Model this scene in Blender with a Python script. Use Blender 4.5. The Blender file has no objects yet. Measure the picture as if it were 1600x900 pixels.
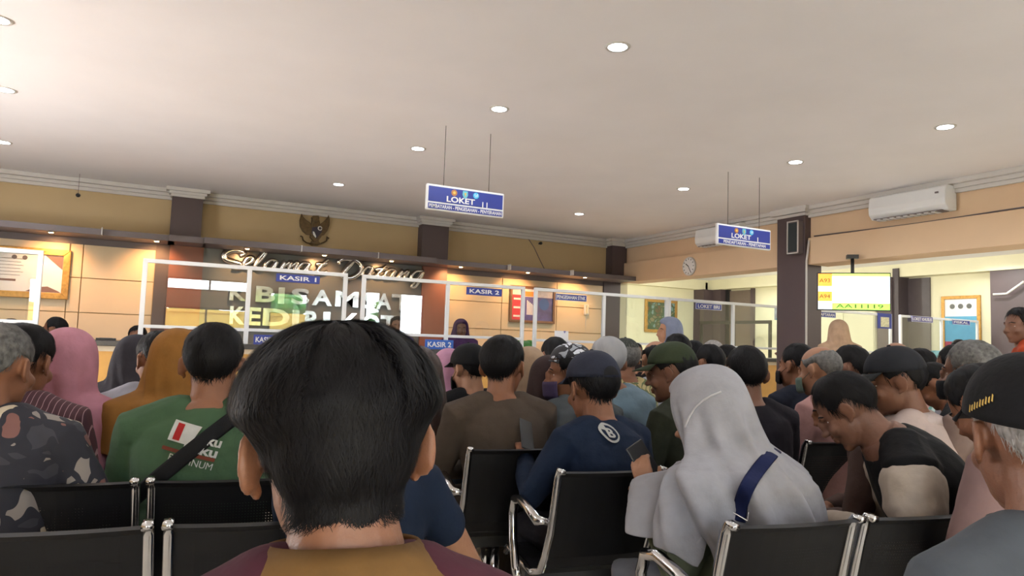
import bpy, math, random
from mathutils import Vector, Matrix, Euler
from mathutils.bvhtree import BVHTree
S = bpy.context.scene
COL = S.collection
R = math.radians
random.seed(4)

# ------------------------------------------------------------------ camera
F_PX = 1103.6467
HC = 1.30                                   # eye height
def _setup():
    a = Vector((2147, -157, -F_PX)).normalized()
    b = Vector((-572, -64, -F_PX)).normalized()
    c = a.cross(b)
    return Matrix((a, b, c))                # rows: world axes in camera coordinates
MC = _setup()
cam_d = bpy.data.cameras.new('camera'); cam = bpy.data.objects.new('camera', cam_d); COL.objects.link(cam)
cam_d.sensor_width = 36; cam_d.lens = F_PX/1600*36; cam_d.clip_start = .05; cam_d.clip_end = 200
cam.matrix_world = Matrix.Translation((0, 0, HC)) @ MC.to_4x4()
S.camera = cam
def ray(x, y): return MC @ Vector((x-800, 450-y, -F_PX))
def onY(x, y, Y): d = ray(x, y); return Vector((0, 0, HC)) + d*(Y/d.y)
def onX(x, y, X): d = ray(x, y); return Vector((0, 0, HC)) + d*(X/d.x)
def onZ(x, y, z): d = ray(x, y); return Vector((0, 0, HC)) + d*((z-HC)/d.z)
def atD(x, y, D): return Vector((0, 0, HC)) + ray(x, y)*(D/F_PX)

# ------------------------------------------------------------------ view, sky, added fill light
vs = S.view_settings
vs.view_transform = 'Standard'; vs.look = 'None'; vs.gamma = 1; vs.use_curve_mapping = False
vs.exposure = 0.30
W = bpy.data.worlds.new('sky'); S.world = W; W.use_nodes = True
W.node_tree.nodes['Background'].inputs[0].default_value = (.86, .93, 1, 1)
W.node_tree.nodes['Background'].inputs[1].default_value = 15.0
S.cycles.max_bounces = 7; S.cycles.diffuse_bounces = 4; S.cycles.transparent_max_bounces = 14
S.cycles.use_denoising = True
S.cycles.sample_clamp_indirect = 6; S.cycles.caustics_reflective = False; S.cycles.caustics_refractive = False

def add_light(name, kind, loc, energy, color, size=.1, aim=None, spot=150, blend=.6, size_y=None):
    d = bpy.data.lights.new(name, kind); d.energy = energy; d.color = color
    if kind == 'SPOT': d.shadow_soft_size = size; d.spot_size = R(spot); d.spot_blend = blend
    elif kind == 'AREA':
        d.size = size
        if size_y: d.shape = 'RECTANGLE'; d.size_y = size_y
    else: d.shadow_soft_size = size
    o = bpy.data.objects.new(name, d); COL.objects.link(o); o.location = loc
    if aim is not None: o.rotation_euler = (Vector(aim)-Vector(loc)).to_track_quat('-Z', 'Y').to_euler()
    return o
# added area light outside the unseen left wall, lifting the far ceiling
add_light('added_left_fill', 'AREA', (-5.4, 7.0, 1.0), 190, (1, .88, .80), 2.2, (2.5, 8.0, 6.0), size_y=1.4)

# ------------------------------------------------------------------ materials
MATS = {}
def mat(name, col, rough=.6, metal=0, var=.06, scale=8, bump=0, bscale=60, emit=0, spec=.5, sheen=0, coat=0):
    if name in MATS: return MATS[name]
    m = bpy.data.materials.new(name); m.use_nodes = True; nt = m.node_tree; n = nt.nodes; l = nt.links
    b = n['Principled BSDF']; b.inputs['Roughness'].default_value = rough; b.inputs['Metallic'].default_value = metal
    b.inputs['Specular IOR Level'].default_value = spec
    if sheen: b.inputs['Sheen Weight'].default_value = sheen
    if coat: b.inputs['Coat Weight'].default_value = coat
    tc = n.new('ShaderNodeTexCoord'); nz = n.new('ShaderNodeTexNoise'); nz.inputs['Scale'].default_value = scale
    nz.inputs['Detail'].default_value = 4; l.new(tc.outputs['Object'], nz.inputs['Vector'])
    rp = n.new('ShaderNodeValToRGB'); l.new(nz.outputs['Fac'], rp.inputs[0])
    rp.color_ramp.elements[0].position = .3; rp.color_ramp.elements[1].position = .7
    rp.color_ramp.elements[0].color = tuple(c*(1-var) for c in col)+(1,)
    rp.color_ramp.elements[1].color = tuple(min(1, c*(1+var)) for c in col)+(1,)
    l.new(rp.outputs[0], b.inputs['Base Color'])
    if bump:
        n2 = n.new('ShaderNodeTexNoise'); n2.inputs['Scale'].default_value = bscale; n2.inputs['Detail'].default_value = 3
        l.new(tc.outputs['Object'], n2.inputs['Vector'])
        bp = n.new('ShaderNodeBump'); bp.inputs['Strength'].default_value = bump; bp.inputs['Distance'].default_value = .01
        l.new(n2.outputs['Fac'], bp.inputs['Height']); l.new(bp.outputs[0], b.inputs['Normal'])
    if emit:
        b.inputs['Emission Color'].default_value = col+(1,); b.inputs['Emission Strength'].default_value = emit
    MATS[name] = m; return m
def fabric(name, col, var=.1):
    col = tuple(c*.64 for c in col)
    return mat('fabric '+name, col, .85, 0, var, 14, .35, 26, sheen=.0, spec=.2)
def srgb(r, g, b): return tuple(((c/255)/12.92 if c/255 <= .04045 else ((c/255+.055)/1.055)**2.4) for c in (r, g, b))

M_ceil = mat('painted ceiling', (.87, .85, .87), .9, 0, .025, 1.2, .05, 4)
M_cream = mat('cream wall paint', (.52, .39, .22), .8, 0, .03, 2)
M_cream2 = mat('pale cream wall paint', (.74, .70, .50), .8, 0, .03, 2)
M_peach = mat('peach beam paint', (.72, .52, .34), .8, 0, .03, 2)
M_maroon = mat('dark brown column paint', (.085, .06, .065), .5, 0, .05, 3)
M_taupe = mat('taupe soffit laminate', (.14, .115, .12), .45, 0, .05, 3)
M_red = mat('terracotta brown laminate', (.23, .085, .055), .4, 0, .06, 3)
M_slate = mat('slate grey laminate', (.13, .135, .13), .3, 0, .05, 3)
M_white = mat('white cornice plaster', (.62, .60, .58), .7, 0, .02, 3)
M_alu = mat('white aluminium frame', (.78, .80, .82), .35, 0, .02, 3)
M_chrome = mat('polished chrome', (.56, .56, .57), .14, 1, .03, 20)
M_letter = mat('polished steel letters', (.82, .80, .76), .16, 1, .05, 12)
M_black = mat('black plastic', (.012, .012, .013), .4, 0, .1, 9)
M_dark = mat('dark granite counter top', (.045, .042, .045), .25, 0, .25, 60)
M_wood = mat('honey veneer counter front', (.62, .34, .09), .45, 0, .12, 3)
M_gold = mat('gilded frame', (.55, .30, .08), .35, .55, .2, 30, .3, 90)
M_paper = mat('white paper', (.78, .78, .78), .6, 0, .02, 5)
M_blue = mat('blue sign vinyl', (.035, .055, .30), .4, 0, .04, 5)
M_bronze = mat('dark bronze', (.12, .075, .03), .45, .4, .25, 25, .4, 60)
M_skinD = mat('skin', (.215, .092, .050), .55, 0, .10, 12, .12, 120, spec=.35)
M_skinL = mat('lighter skin', (.31, .155, .092), .55, 0, .08, 12, .12, 120, spec=.35)
M_skinB = mat('dark skin', (.17, .078, .048), .5, 0, .10, 12, .12, 120, spec=.35)
M_hair = mat('black hair', (.0055, .005, .006), .6, 0, .3, 40, spec=.18)
M_hairB = mat('dark brown hair', (.030, .014, .010), .6, 0, .3, 40)
M_hairG = mat('greying hair', (.10, .095, .09), .6, 0, .5, 60)
M_hairW = mat('grey hair', (.28, .26, .25), .6, 0, .4, 60)
M_leaf = mat('green leaf', (.05, .22, .03), .5, 0, .3, 8)
M_shoe = mat('black shoe rubber', (.02, .02, .022), .5)
M_eye = mat('eye white', (.7, .68, .65), .2); M_iris = mat('dark iris', (.02, .01, .008), .1)
M_lip = mat('lip', (.30, .11, .09), .5)

def glass_mat():
    m = bpy.data.materials.new('clear window glass'); m.use_nodes = True; nt = m.node_tree; n = nt.nodes; l = nt.links
    n.remove(n['Principled BSDF']); out = n['Material Output']
    t = n.new('ShaderNodeBsdfTransparent'); t.inputs[0].default_value = (.93, .96, .96, 1)
    g = n.new('ShaderNodeBsdfGlossy'); g.inputs['Roughness'].default_value = .01; g.inputs[0].default_value = (1, 1, 1, 1)
    fr = n.new('ShaderNodeFresnel'); fr.inputs[0].default_value = 2.0
    mx = n.new('ShaderNodeMixShader'); ge = n.new('ShaderNodeNewGeometry'); sb = n.new('ShaderNodeMath'); sb.operation = 'SUBTRACT'; sb.inputs[0].default_value = 1; l.new(ge.outputs['Backfacing'], sb.inputs[1])
    ml = n.new('ShaderNodeMath'); ml.operation = 'MULTIPLY'; l.new(fr.outputs[0], ml.inputs[0]); l.new(sb.outputs[0], ml.inputs[1]); l.new(ml.outputs[0], mx.inputs[0]); l.new(t.outputs[0], mx.inputs[1]); l.new(g.outputs[0], mx.inputs[2])
    l.new(mx.outputs[0], out.inputs[0]); return m
M_glass = glass_mat()

def perf_mat():
    m = bpy.data.materials.new('black perforated steel'); m.use_nodes = True; nt = m.node_tree; n = nt.nodes; l = nt.links
    b = n['Principled BSDF']; b.inputs['Base Color'].default_value = (.006, .006, .007, 1); b.inputs['Specular IOR Level'].default_value = .25; b.inputs['Roughness'].default_value = .5
    tc = n.new('ShaderNodeTexCoord'); mp = n.new('ShaderNodeMapping'); l.new(tc.outputs['Generated'], mp.inputs[0])
    mp.inputs['Scale'].default_value = (44, 1, 40)
    sx = n.new('ShaderNodeSeparateXYZ'); l.new(mp.outputs[0], sx.inputs[0])
    def math_(op, a, bb=None):
        k = n.new('ShaderNodeMath'); k.operation = op
        for i, v in enumerate((a, bb)):
            if v is None: continue
            if isinstance(v, (int, float)): k.inputs[i].default_value = v
            else: l.new(v, k.inputs[i])
        return k.outputs[0]
    fx = math_('SUBTRACT', math_('FRACT', sx.outputs[0]), .5); fz = math_('SUBTRACT', math_('FRACT', sx.outputs[2]), .5)
    d = math_('SQRT', math_('ADD', math_('MULTIPLY', fx, fx), math_('MULTIPLY', fz, fz)))
    hole = math_('LESS_THAN', d, .2)
    # no holes near the edges of the panel
    g = n.new('ShaderNodeSeparateXYZ'); l.new(tc.outputs['Generated'], g.inputs[0])
    ex = math_('LESS_THAN', math_('ABSOLUTE', math_('SUBTRACT', g.outputs[0], .5)), .43)
    ez = math_('LESS_THAN', math_('ABSOLUTE', math_('SUBTRACT', g.outputs[2], .45)), .36)
    f = math_('MULTIPLY', math_('MULTIPLY', hole, ex), ez)
    t = n.new('ShaderNodeBsdfTransparent'); mx = n.new('ShaderNodeMixShader')
    l.new(f, mx.inputs[0]); l.new(b.outputs[0], mx.inputs[1]); l.new(t.outputs[0], mx.inputs[2]); l.new(mx.outputs[0], n['Material Output'].inputs[0])
    return m
M_perf = perf_mat()

def stripes_mat(name, base, line, freq=40, width=.12, axis=0):
    m = bpy.data.materials.new(name); m.use_nodes = True; nt = m.node_tree; n = nt.nodes; l = nt.links
    b = n['Principled BSDF']; b.inputs['Roughness'].default_value = .8
    tc = n.new('ShaderNodeTexCoord'); sx = n.new('ShaderNodeSeparateXYZ'); l.new(tc.outputs['Object'], sx.inputs[0])
    k = n.new('ShaderNodeMath'); k.operation = 'MULTIPLY'; l.new(sx.outputs[axis], k.inputs[0]); k.inputs[1].default_value = freq
    f = n.new('ShaderNodeMath'); f.operation = 'FRACT'; l.new(k.outputs[0], f.inputs[0])
    c = n.new('ShaderNodeMath'); c.operation = 'LESS_THAN'; l.new(f.outputs[0], c.inputs[0]); c.inputs[1].default_value = width
    mx = n.new('ShaderNodeMix'); mx.data_type = 'RGBA'; l.new(c.outputs[0], mx.inputs[0])
    mx.inputs[6].default_value = base+(1,); mx.inputs[7].default_value = line+(1,); l.new(mx.outputs[2], b.inputs['Base Color'])
    return m
def batik_mat(name, cols, scale=16):
    m = bpy.data.materials.new(name); m.use_nodes = True; nt = m.node_tree; n = nt.nodes; l = nt.links
    b = n['Principled BSDF']; b.inputs['Roughness'].default_value = .8
    tc = n.new('ShaderNodeTexCoord')
    nz = n.new('ShaderNodeTexNoise'); nz.inputs['Scale'].default_value = scale*.4; l.new(tc.outputs['Object'], nz.inputs['Vector'])
    mxv = n.new('ShaderNodeMix'); mxv.data_type = 'RGBA'; mxv.inputs[0].default_value = .22
    l.new(tc.outputs['Object'], mxv.inputs[6]); l.new(nz.outputs['Color'], mxv.inputs[7])
    v = n.new('ShaderNodeTexVoronoi'); v.inputs['Scale'].default_value = scale*1.6; v.feature = 'DISTANCE_TO_EDGE'; l.new(mxv.outputs[2], v.inputs['Vector'])
    v2 = n.new('ShaderNodeTexVoronoi'); v2.inputs['Scale'].default_value = scale*1.6; l.new(mxv.outputs[2], v2.inputs['Vector'])
    r = n.new('ShaderNodeValToRGB'); r.color_ramp.interpolation = 'CONSTANT'
    els = r.color_ramp.elements; els[0].color = cols[0]+(1,); els[0].position = 0
    for i, c in enumerate(cols[1:]):
        e = els.new((i+1)/len(cols)) if i+1 < len(cols)-0 and i > 0 else els[1]
        e.position = (i+1)/len(cols); e.color = c+(1,)
    s = n.new('ShaderNodeSeparateColor'); l.new(v2.outputs['Color'], s.inputs[0]); l.new(s.outputs[0], r.inputs[0])
    lt = n.new('ShaderNodeMath'); lt.operation = 'LESS_THAN'; l.new(v.outputs['Distance'], lt.inputs[0]); lt.inputs[1].default_value = .12
    mx = n.new('ShaderNodeMix'); mx.data_type = 'RGBA'; l.new(lt.outputs[0], mx.inputs[0]); l.new(r.outputs[0], mx.inputs[6]); mx.inputs[7].default_value = cols[0]+(1,)
    l.new(mx.outputs[2], b.inputs['Base Color']); return m
def tile_mat(name, base, grout, size=.6):
    m = bpy.data.materials.new(name); m.use_nodes = True; nt = m.node_tree; n = nt.nodes; l = nt.links
    b = n['Principled BSDF']; b.inputs['Roughness'].default_value = .25
    tc = n.new('ShaderNodeTexCoord'); br = n.new('ShaderNodeTexBrick'); l.new(tc.outputs['Object'], br.inputs[0])
    br.offset = 0; br.inputs['Scale'].default_value = 1/size; br.inputs['Brick Width'].default_value = 1; br.inputs['Row Height'].default_value = 1
    br.inputs['Mortar Size'].default_value = .006
    br.inputs['Color1'].default_value = base+(1,); br.inputs['Color2'].default_value = tuple(c*.95 for c in base)+(1,); br.inputs['Mortar'].default_value = grout+(1,)
    l.new(br.outputs[0], b.inputs['Base Color']); return m

# ------------------------------------------------------------------ mesh tools
class MB:
    def __init__(s): s.v = []; s.f = []
    def add(s, vs, fs):
        o = len(s.v); s.v += [tuple(p) for p in vs]; s.f += [tuple(i+o for i in f) for f in fs]; return s
    def box(s, x0, x1, y0, y1, z0, z1, M=None):
        vs = [Vector((x, y, z)) for z in (z0, z1) for y in (y0, y1) for x in (x0, x1)]
        if M: vs = [M @ p for p in vs]
        return s.add(vs, [(0, 2, 3, 1), (4, 5, 7, 6), (0, 1, 5, 4), (2, 6, 7, 3), (0, 4, 6, 2), (1, 3, 7, 5)])
    def ell(s, c, r, rot=None, n=16, m=10, M=None):
        q = Euler(rot).to_matrix() if rot else Matrix.Identity(3); c = Vector(c); vs = []; fs = []
        T = lambda p: (M @ (q @ Vector(p) + c)) if M else (q @ Vector(p) + c)
        vs.append(T((0, 0, -r[2])))
        for j in range(1, m):
            ph = -math.pi/2+math.pi*j/m
            for i in range(n):
                a = 2*math.pi*i/n; vs.append(T((r[0]*math.cos(ph)*math.cos(a), r[1]*math.cos(ph)*math.sin(a), r[2]*math.sin(ph))))
        vs.append(T((0, 0, r[2])))
        for i in range(n): fs.append((0, 1+(i+1) % n, 1+i))
        for j in range(m-2):
            for i in range(n):
                a = 1+j*n+i; b = 1+j*n+(i+1) % n; fs.append((a, b, b+n, a+n))
        t = len(vs)-1; k = 1+(m-2)*n
        for i in range(n): fs.append((k+i, k+(i+1) % n, t))
        return s.add(vs, fs)
    def sweep(s, pts, rad, side=None, n=14, cap=True, power=2.0):
        """tube through pts; rad a number or (rx, ry) per point; side fixes the rx direction"""
        pts = [Vector(p) for p in pts]; k = len(pts); vs = []; fs = []; prev = None
        for i, p in enumerate(pts):
            t = (pts[min(i+1, k-1)]-pts[max(i-1, 0)]).normalized()
            if side is not None: sd = Vector(side)
            elif prev is not None: sd = prev
            else: sd = Vector((1, 0, 0)) if abs(t.x) < .8 else Vector((0, 1, 0))
            sd = (sd - t*sd.dot(t)).normalized(); prev = sd; fr = t.cross(sd)
            r = rad[i] if isinstance(rad, (list, tuple)) else rad
            rx, ry = r if isinstance(r, (list, tuple)) else (r, r)
            for j in range(n):
                a = 2*math.pi*j/n; ca, sa = math.cos(a), math.sin(a)
                if power != 2: ca = math.copysign(abs(ca)**(2/power), ca); sa = math.copysign(abs(sa)**(2/power), sa)
                vs.append(p+sd*rx*ca+fr*ry*sa)
        for i in range(k-1):
            for j in range(n):
                a = i*n+j; b = i*n+(j+1) % n; fs.append((a, b, b+n, a+n))
        if cap:
            fs.append(tuple(range(n))[::-1]); fs.append(tuple(range((k-1)*n, k*n)))
        return s.add(vs, fs)
    def limb(s, pts, rad, side=None, n=12):
        s.sweep(pts, rad, side, n)
        for p, r in ((pts[0], rad[0]), (pts[-1], rad[-1])):
            r = r if isinstance(r, (list, tuple)) else (r, r); m_ = min(r)
            s.ell(p, (m_, m_, m_), n=n, m=8)
        return s
    def prism(s, poly, y0, y1, M=None):
        """poly of (x, z) extruded along y"""
        n = len(poly); vs = [Vector((x, y0, z)) for x, z in poly]+[Vector((x, y1, z)) for x, z in poly]
        if M: vs = [M @ p for p in vs]
        return s.add(vs, [tuple(range(n)), tuple(range(2*n-1, n-1, -1))]+[(i, i+n, (i+1) % n+n, (i+1) % n) for i in range(n)])
    def disc(s, c, r, h, axis='z', n=24, r2=None):
        c = Vector(c); r2 = r if r2 is None else r2; vs = []
        for k, (hh, rr) in enumerate(((0, r), (h, r2))):
            for i in range(n):
                a = 2*math.pi*i/n; p = (rr*math.cos(a), rr*math.sin(a), hh)
                if axis == 'y': p = (p[0], p[2], p[1])
                if axis == 'x': p = (p[2], p[0], p[1])
                vs.append(c+Vector(p))
        return s.add(vs, [tuple(range(n))[::-1], tuple(range(n, 2*n))]+[(i, (i+1) % n, (i+1) % n+n, i+n) for i in range(n)])
    def build(s, name, m, parent=None, smooth=False, bevel=0, loc=None):
        me = bpy.data.meshes.new(name); me.from_pydata(s.v, [], s.f); me.update()
        if smooth: me.polygons.foreach_set('use_smooth', [True]*len(me.polygons))
        me.materials.append(m); o = bpy.data.objects.new(name, me); COL.objects.link(o)
        if parent: o.parent = parent
        if loc is not None: o.location = loc
        if not parent or True:
            import bmesh
            bm = bmesh.new(); bm.from_mesh(me); bmesh.ops.recalc_face_normals(bm, faces=bm.faces); bm.to_mesh(me); bm.free()
        if bevel:
            md = o.modifiers.new('bevel', 'BEVEL'); md.width = bevel; md.segments = 2; md.limit_method = 'ANGLE'
        return o
def remesh(o, vox, smooth=2, disp=0, dscale=.12):
    md = o.modifiers.new('remesh', 'REMESH'); md.mode = 'VOXEL'; md.voxel_size = vox; md.use_smooth_shade = True
    if disp:
        tx = bpy.data.textures.get('folds%.3f' % dscale)
        if not tx: tx = bpy.data.textures.new('folds%.3f' % dscale, 'CLOUDS'); tx.noise_scale = dscale; tx.noise_depth = 2
    if smooth: md = o.modifiers.new('smooth', 'SMOOTH'); md.iterations = smooth; md.factor = .5
    if disp:
        md = o.modifiers.new('folds', 'DISPLACE'); md.texture = tx; md.strength = disp; md.mid_level = .5; md.texture_coords = 'LOCAL'
    return o
def tag(o, label, cat, group=None, kind=None):
    if label: o['label'] = label
    if cat: o['category'] = cat
    if group: o['group'] = group
    if kind: o['kind'] = kind
    return o
def empty(name, loc, label, cat, group=None, rz=0):
    o = bpy.data.objects.new(name, None); COL.objects.link(o); o.location = loc; o.rotation_euler = (0, 0, rz); o.empty_display_size = .1
    return tag(o, label, cat, group)
def struct(o, label=None):
    o['kind'] = 'structure'
    if label: o['label'] = label
    return o
def sbox(name, x0, x1, y0, y1, z0, z1, m, label=None, bevel=0, parent=None):
    o = MB().box(x0, x1, y0, y1, z0, z1).build(name, m, parent, bevel=bevel)
    if not parent: struct(o, label)
    return o
def text(body, name, m, M, w, h, parent=None, extr=.002, bold=.0, label=None, sp=1.0):
    """lettering fitted to a w by h box, centred on the matrix M (x right, y up, z towards the reader)"""
    c = bpy.data.curves.new(name, 'FONT'); c.body = body; c.align_x = 'CENTER'; c.align_y = 'CENTER'; c.extrude = extr; c.offset = bold; c.space_character = sp
    c.resolution_u = 3
    t = bpy.data.objects.new('tmp', c); COL.objects.link(t)
    dg = bpy.context.evaluated_depsgraph_get(); me = bpy.data.meshes.new_from_object(t.evaluated_get(dg)); me.name = name
    bpy.data.objects.remove(t)
    xs = [v.co.x for v in me.vertices]; ys = [v.co.y for v in me.vertices]
    sx = w/(max(xs)-min(xs)); sy = h/(max(ys)-min(ys)); cx = (max(xs)+min(xs))/2; cy = (max(ys)+min(ys))/2
    for v in me.vertices: v.co = M @ Vector(((v.co.x-cx)*sx, (v.co.y-cy)*sy, v.co.z))
    me.materials.clear(); me.materials.append(m)
    o = bpy.data.objects.new(name, me); COL.objects.link(o)
    if parent: o.parent = parent
    if label: o['label'] = label
    return o
def face_M(x, y, z, yaw=0):          # a plate whose reader stands at -y (yaw 0)
    return Matrix.Translation((x, y, z)) @ Matrix.Rotation(yaw, 4, 'Z') @ Matrix.Rotation(R(90), 4, 'X')

# ------------------------------------------------------------------ the room
H = 3.40; YB = 11.7; XR = 8.47; XS = 15.8; YS = 17.0; YC = 8.6; YF = -4.0; XL = -5.0
sbox('floor', XL, XS, YF, YS, -.1, 0, tile_mat('beige floor tiles', (.68, .62, .54), (.4, .37, .33)), 'beige tiled floor')
sbox('ceiling', XL, XS, YF, YS, H, H+.15, M_ceil, 'off-white painted ceiling')
# back wall: cream upper part, panelled lower part
sbox('wall_back', XL, XR, YB, YB+.2, 0, H, M_cream, 'cream back wall behind the counter')
struct(MB().box(XL-.2, XL, YF, 5.4, 0, H).box(XL-.2, XL, 7.6, YB+.2, 0, H).box(XL-.2, XL, 5.4, 7.6, 0, .5).box(XL-.2, XL, 5.4, 7.6, 2.0, H).build('wall_left', M_cream), 'cream left wall with an added opening for light')  # opening added to this unseen wall to let light in
# glazed front behind the seats: openings between piers
def front():
    ops = [(-2.7, -.25, 0, 2.5), (.4, 2.5, 0, 1.95), (.4, 2.6, 2.4, 2.75), (3.1, 4.2, 0, 2.5), (5.9, 6.4, 1.0, 2.7), (7.0, 7.8, 1.0, 2.7)]  # leftmost opening is added to let in more light
    xs = sorted({XL, XS}|{o[0] for o in ops}|{o[1] for o in ops}); zs = sorted({0, H}|{o[2] for o in ops}|{o[3] for o in ops})
    mb = MB()
    for a, b in zip(xs, xs[1:]):
        for c, d in zip(zs, zs[1:]):
            x = (a+b)/2; z = (c+d)/2
            if not any(o[0] < x < o[1] and o[2] < z < o[3] for o in ops): mb.box(a, b, YF-.2, YF, c, d)
    struct(mb.build('wall_front', mat('dim front wall paint', (.40, .33, .25), .8)), 'front wall with glazed openings')
    for i, (a, b, c, d) in enumerate(ops):
        w = MB(); t = .05
        w.box(a, b, YF-.12, YF-.06, c, c+t).box(a, b, YF-.12, YF-.06, d-t, d).box(a, a+t, YF-.12, YF-.06, c, d).box(b-t, b, YF-.12, YF-.06, c, d)
        if b-a > 1.5: w.box((a+b)/2-t/2, (a+b)/2+t/2, YF-.12, YF-.06, c, d)
        struct(w.build('window_%d' % (i+1), M_black))
front()
sbox('wall_right', XS, XS+.2, YF, YS+.2, 0, H, M_cream2, 'pale cream wall of the side room')
sbox('wall_far', XR, XS, YS, YS+.2, 0, H, M_cream2, 'pale cream far wall of the side room')
sbox('trim_1', XR-.0, XR+.2, YB, YS, 0, H, M_cream2, 'side room wall beside the back wall')
# fascia and underside of the soffit over the counter staff, three lengths
ZS = 2.555
struct(MB().box(XL, .29, YB-.62, YB, ZS, 2.64).build('trim_2', M_taupe, bevel=.004), 'taupe lit soffit, left length')
struct(MB().box(.66, 4.22, YB-.72, YB, ZS, 2.645).build('trim_3', M_taupe, bevel=.004), 'taupe lit soffit over the chrome lettering')
struct(MB().box(4.22, XR+.05, YB-.62, YB, ZS, 2.640).build('trim_4', M_taupe, bevel=.004), 'taupe lit soffit, right length')
struct(MB().box(.2, .7, YB-.66, YB, ZS, 2.642).build('trim_5', M_taupe))
struct(MB().box(XL, .20, YB-.03, YB, 2.46, ZS).box(4.66, XR-.4, YB-.03, YB, 2.46, ZS).build('trim_6', M_taupe), 'taupe strip below the soffit')
# seams of the fascia
sm = MB()
for x in (-.0-.62, 2.02, 3.22, 5.6, 6.9): sm.box(x, x+.012, YB-.735, YB-.60, ZS-.002, 2.65)
struct(sm.build('trim_7', M_white), 'thin metal joint strips of the soffit fascia')
# panelled cladding below the soffit
def clad(name, x0, x1, xs, zs, m):
    mb = MB(); g = .006
    xs = [x0]+[x for x in xs if x0 < x < x1]+[x1]; zz = [0]+zs+[2.47]
    for a, b in zip(xs, xs[1:]):
        for c, d in zip(zz, zz[1:]): mb.box(a+g, b-g, YB-.035, YB-.001, c+g, d-g)
    return struct(mb.build(name, m, bevel=.003))
M_panel = mat('cream wall panels', (.70, .55, .36), .45, 0, .03, 2)
clad('trim_8', XL, .06, [-3.4, -2.2, -1.02, -.86], [1.0, 1.5, 1.99], M_panel)
clad('trim_9', 4.66, XR-.42, [5.80, 6.98], [1.0, 1.51, 2.0], M_panel)
struct(MB().box(.06, .24, YB-.06, YB, 0, ZS).box(XR-.42, XR-.02, YB-.06, YB, 0, ZS).build('trim_10', M_maroon), 'dark brown strips beside the panels')
struct(MB().box(.24, .70, YB-.12, YB, 0, ZS).build('trim_11', M_red), 'terracotta pilaster left of the lettering')
struct(MB().box(4.20, 4.66, YB-.12, YB, 0, ZS).build('trim_12', M_red), 'terracotta pilaster right of the lettering')
struct(MB().box(.70, 4.20, YB-.08, YB, 0, ZS).build('trim_13', M_slate), 'slate grey panel behind the lettering')
# columns of the upper wall with plaster capitals
def capital(mb, x0, x1, y0, y1, z):
    for i, (o, a, b) in enumerate(((.02, z-.13, z-.09), (.045, z-.09, z-.05), (.085, z-.05, z))): mb.box(x0-o, x1+o, y0-o, y1+o*0, a, b)
for i, (a, b) in enumerate(((.22, .64), (4.13, 4.62), (8.12, XR))):
    d = .22
    struct(MB().box(a, b, YB-d, YB, 2.60, H-.1).build('trim_%d' % (14+2*i), M_maroon), ('left', 'middle', 'corner')[i]+' dark brown upper column')
    mb = MB(); capital(mb, a, b, YB-d, YB, H); struct(mb.build('trim_%d' % (15+2*i), M_white), 'white plaster capital')
def cornice(name, pts, z=H):
    """stepped cornice along a wall"""
    mb = MB()
    for x0, x1, y0, y1, sx, sy in pts:
        for o, a, b in ((.035, z-.16, z-.11), (.065, z-.11, z-.06), (.12, z-.06, z)):
            mb.box(x0-(o if sx < 0 else 0), x1+(o if sx > 0 else 0), y0-(o if sy < 0 else 0), y1, a, b)
    return struct(mb.build(name, M_white, bevel=.006), 'white plaster cornice')
cornice('trim_20', [(XL, XR, YB, YB, 0, -1)])
cornice('trim_21', [(XR, XR, YF, YB, -1, 0)])
# right side: upper wall, peach beam and the freestanding column
sbox('wall_beam', XR+.02, XR+.30, YF, YB, 2.93, H, M_peach, 'cream wall above the peach beam')
sbox('trim_22', XR-.06, XR+.36, YF, 7.05, 2.55, 2.935, M_peach, 'peach beam right of the column', bevel=.004)
sbox('trim_23', XR-.06, XR+.36, 7.60, YB-.15, 2.55, 2.935, M_peach, 'peach beam left of the column', bevel=.004)
sbox('trim_24', XR-.10, XR+.25, 7.07, 7.58, 0, H-.1, M_maroon, 'dark brown column carrying the beam', bevel=.008)
mb = MB(); capital(mb, XR-.10, XR+.25, 7.07, 7.58, H); mb.box(XR-.18, XR-.1, 7.0, 7.65, H-.09, H); struct(mb.build('trim_25', M_white), 'white plaster capital of the column')
MB().sweep([(XR-.115, 7.03, 0), (XR-.115, 7.03, 2.6), (XR-.075, 7.02, 2.9)], .014, n=8).build('cable_duct', M_white, smooth=True)
tag(bpy.data.objects['cable_duct'], 'thin white cable duct running down the brown column', 'duct')
# wire on the upper wall beside it
def wire(name, pts, label, r=.006, m=None):
    return tag(MB().sweep(pts, r, n=6).build(name, m or M_black, smooth=True), label, 'wire')
wire('wall_cable', [(XR+.01, y, 2.955+.01*math.sin(y*2)) for y in (7.0, 6.5, 6, 5.5, 5, 4.5, 4, 3.5)], 'thin cable lying along the top of the peach beam', .01, M_taupe)
wire('wall_cable', [(6.3, YB-.02, 3.28), (6.45, YB-.02, 3.1), (6.6, YB-.02, 2.85), (6.72, YB-.02, 2.66)], 'loose cable hanging on the cream wall above the right soffit', .008, M_taupe)
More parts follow.
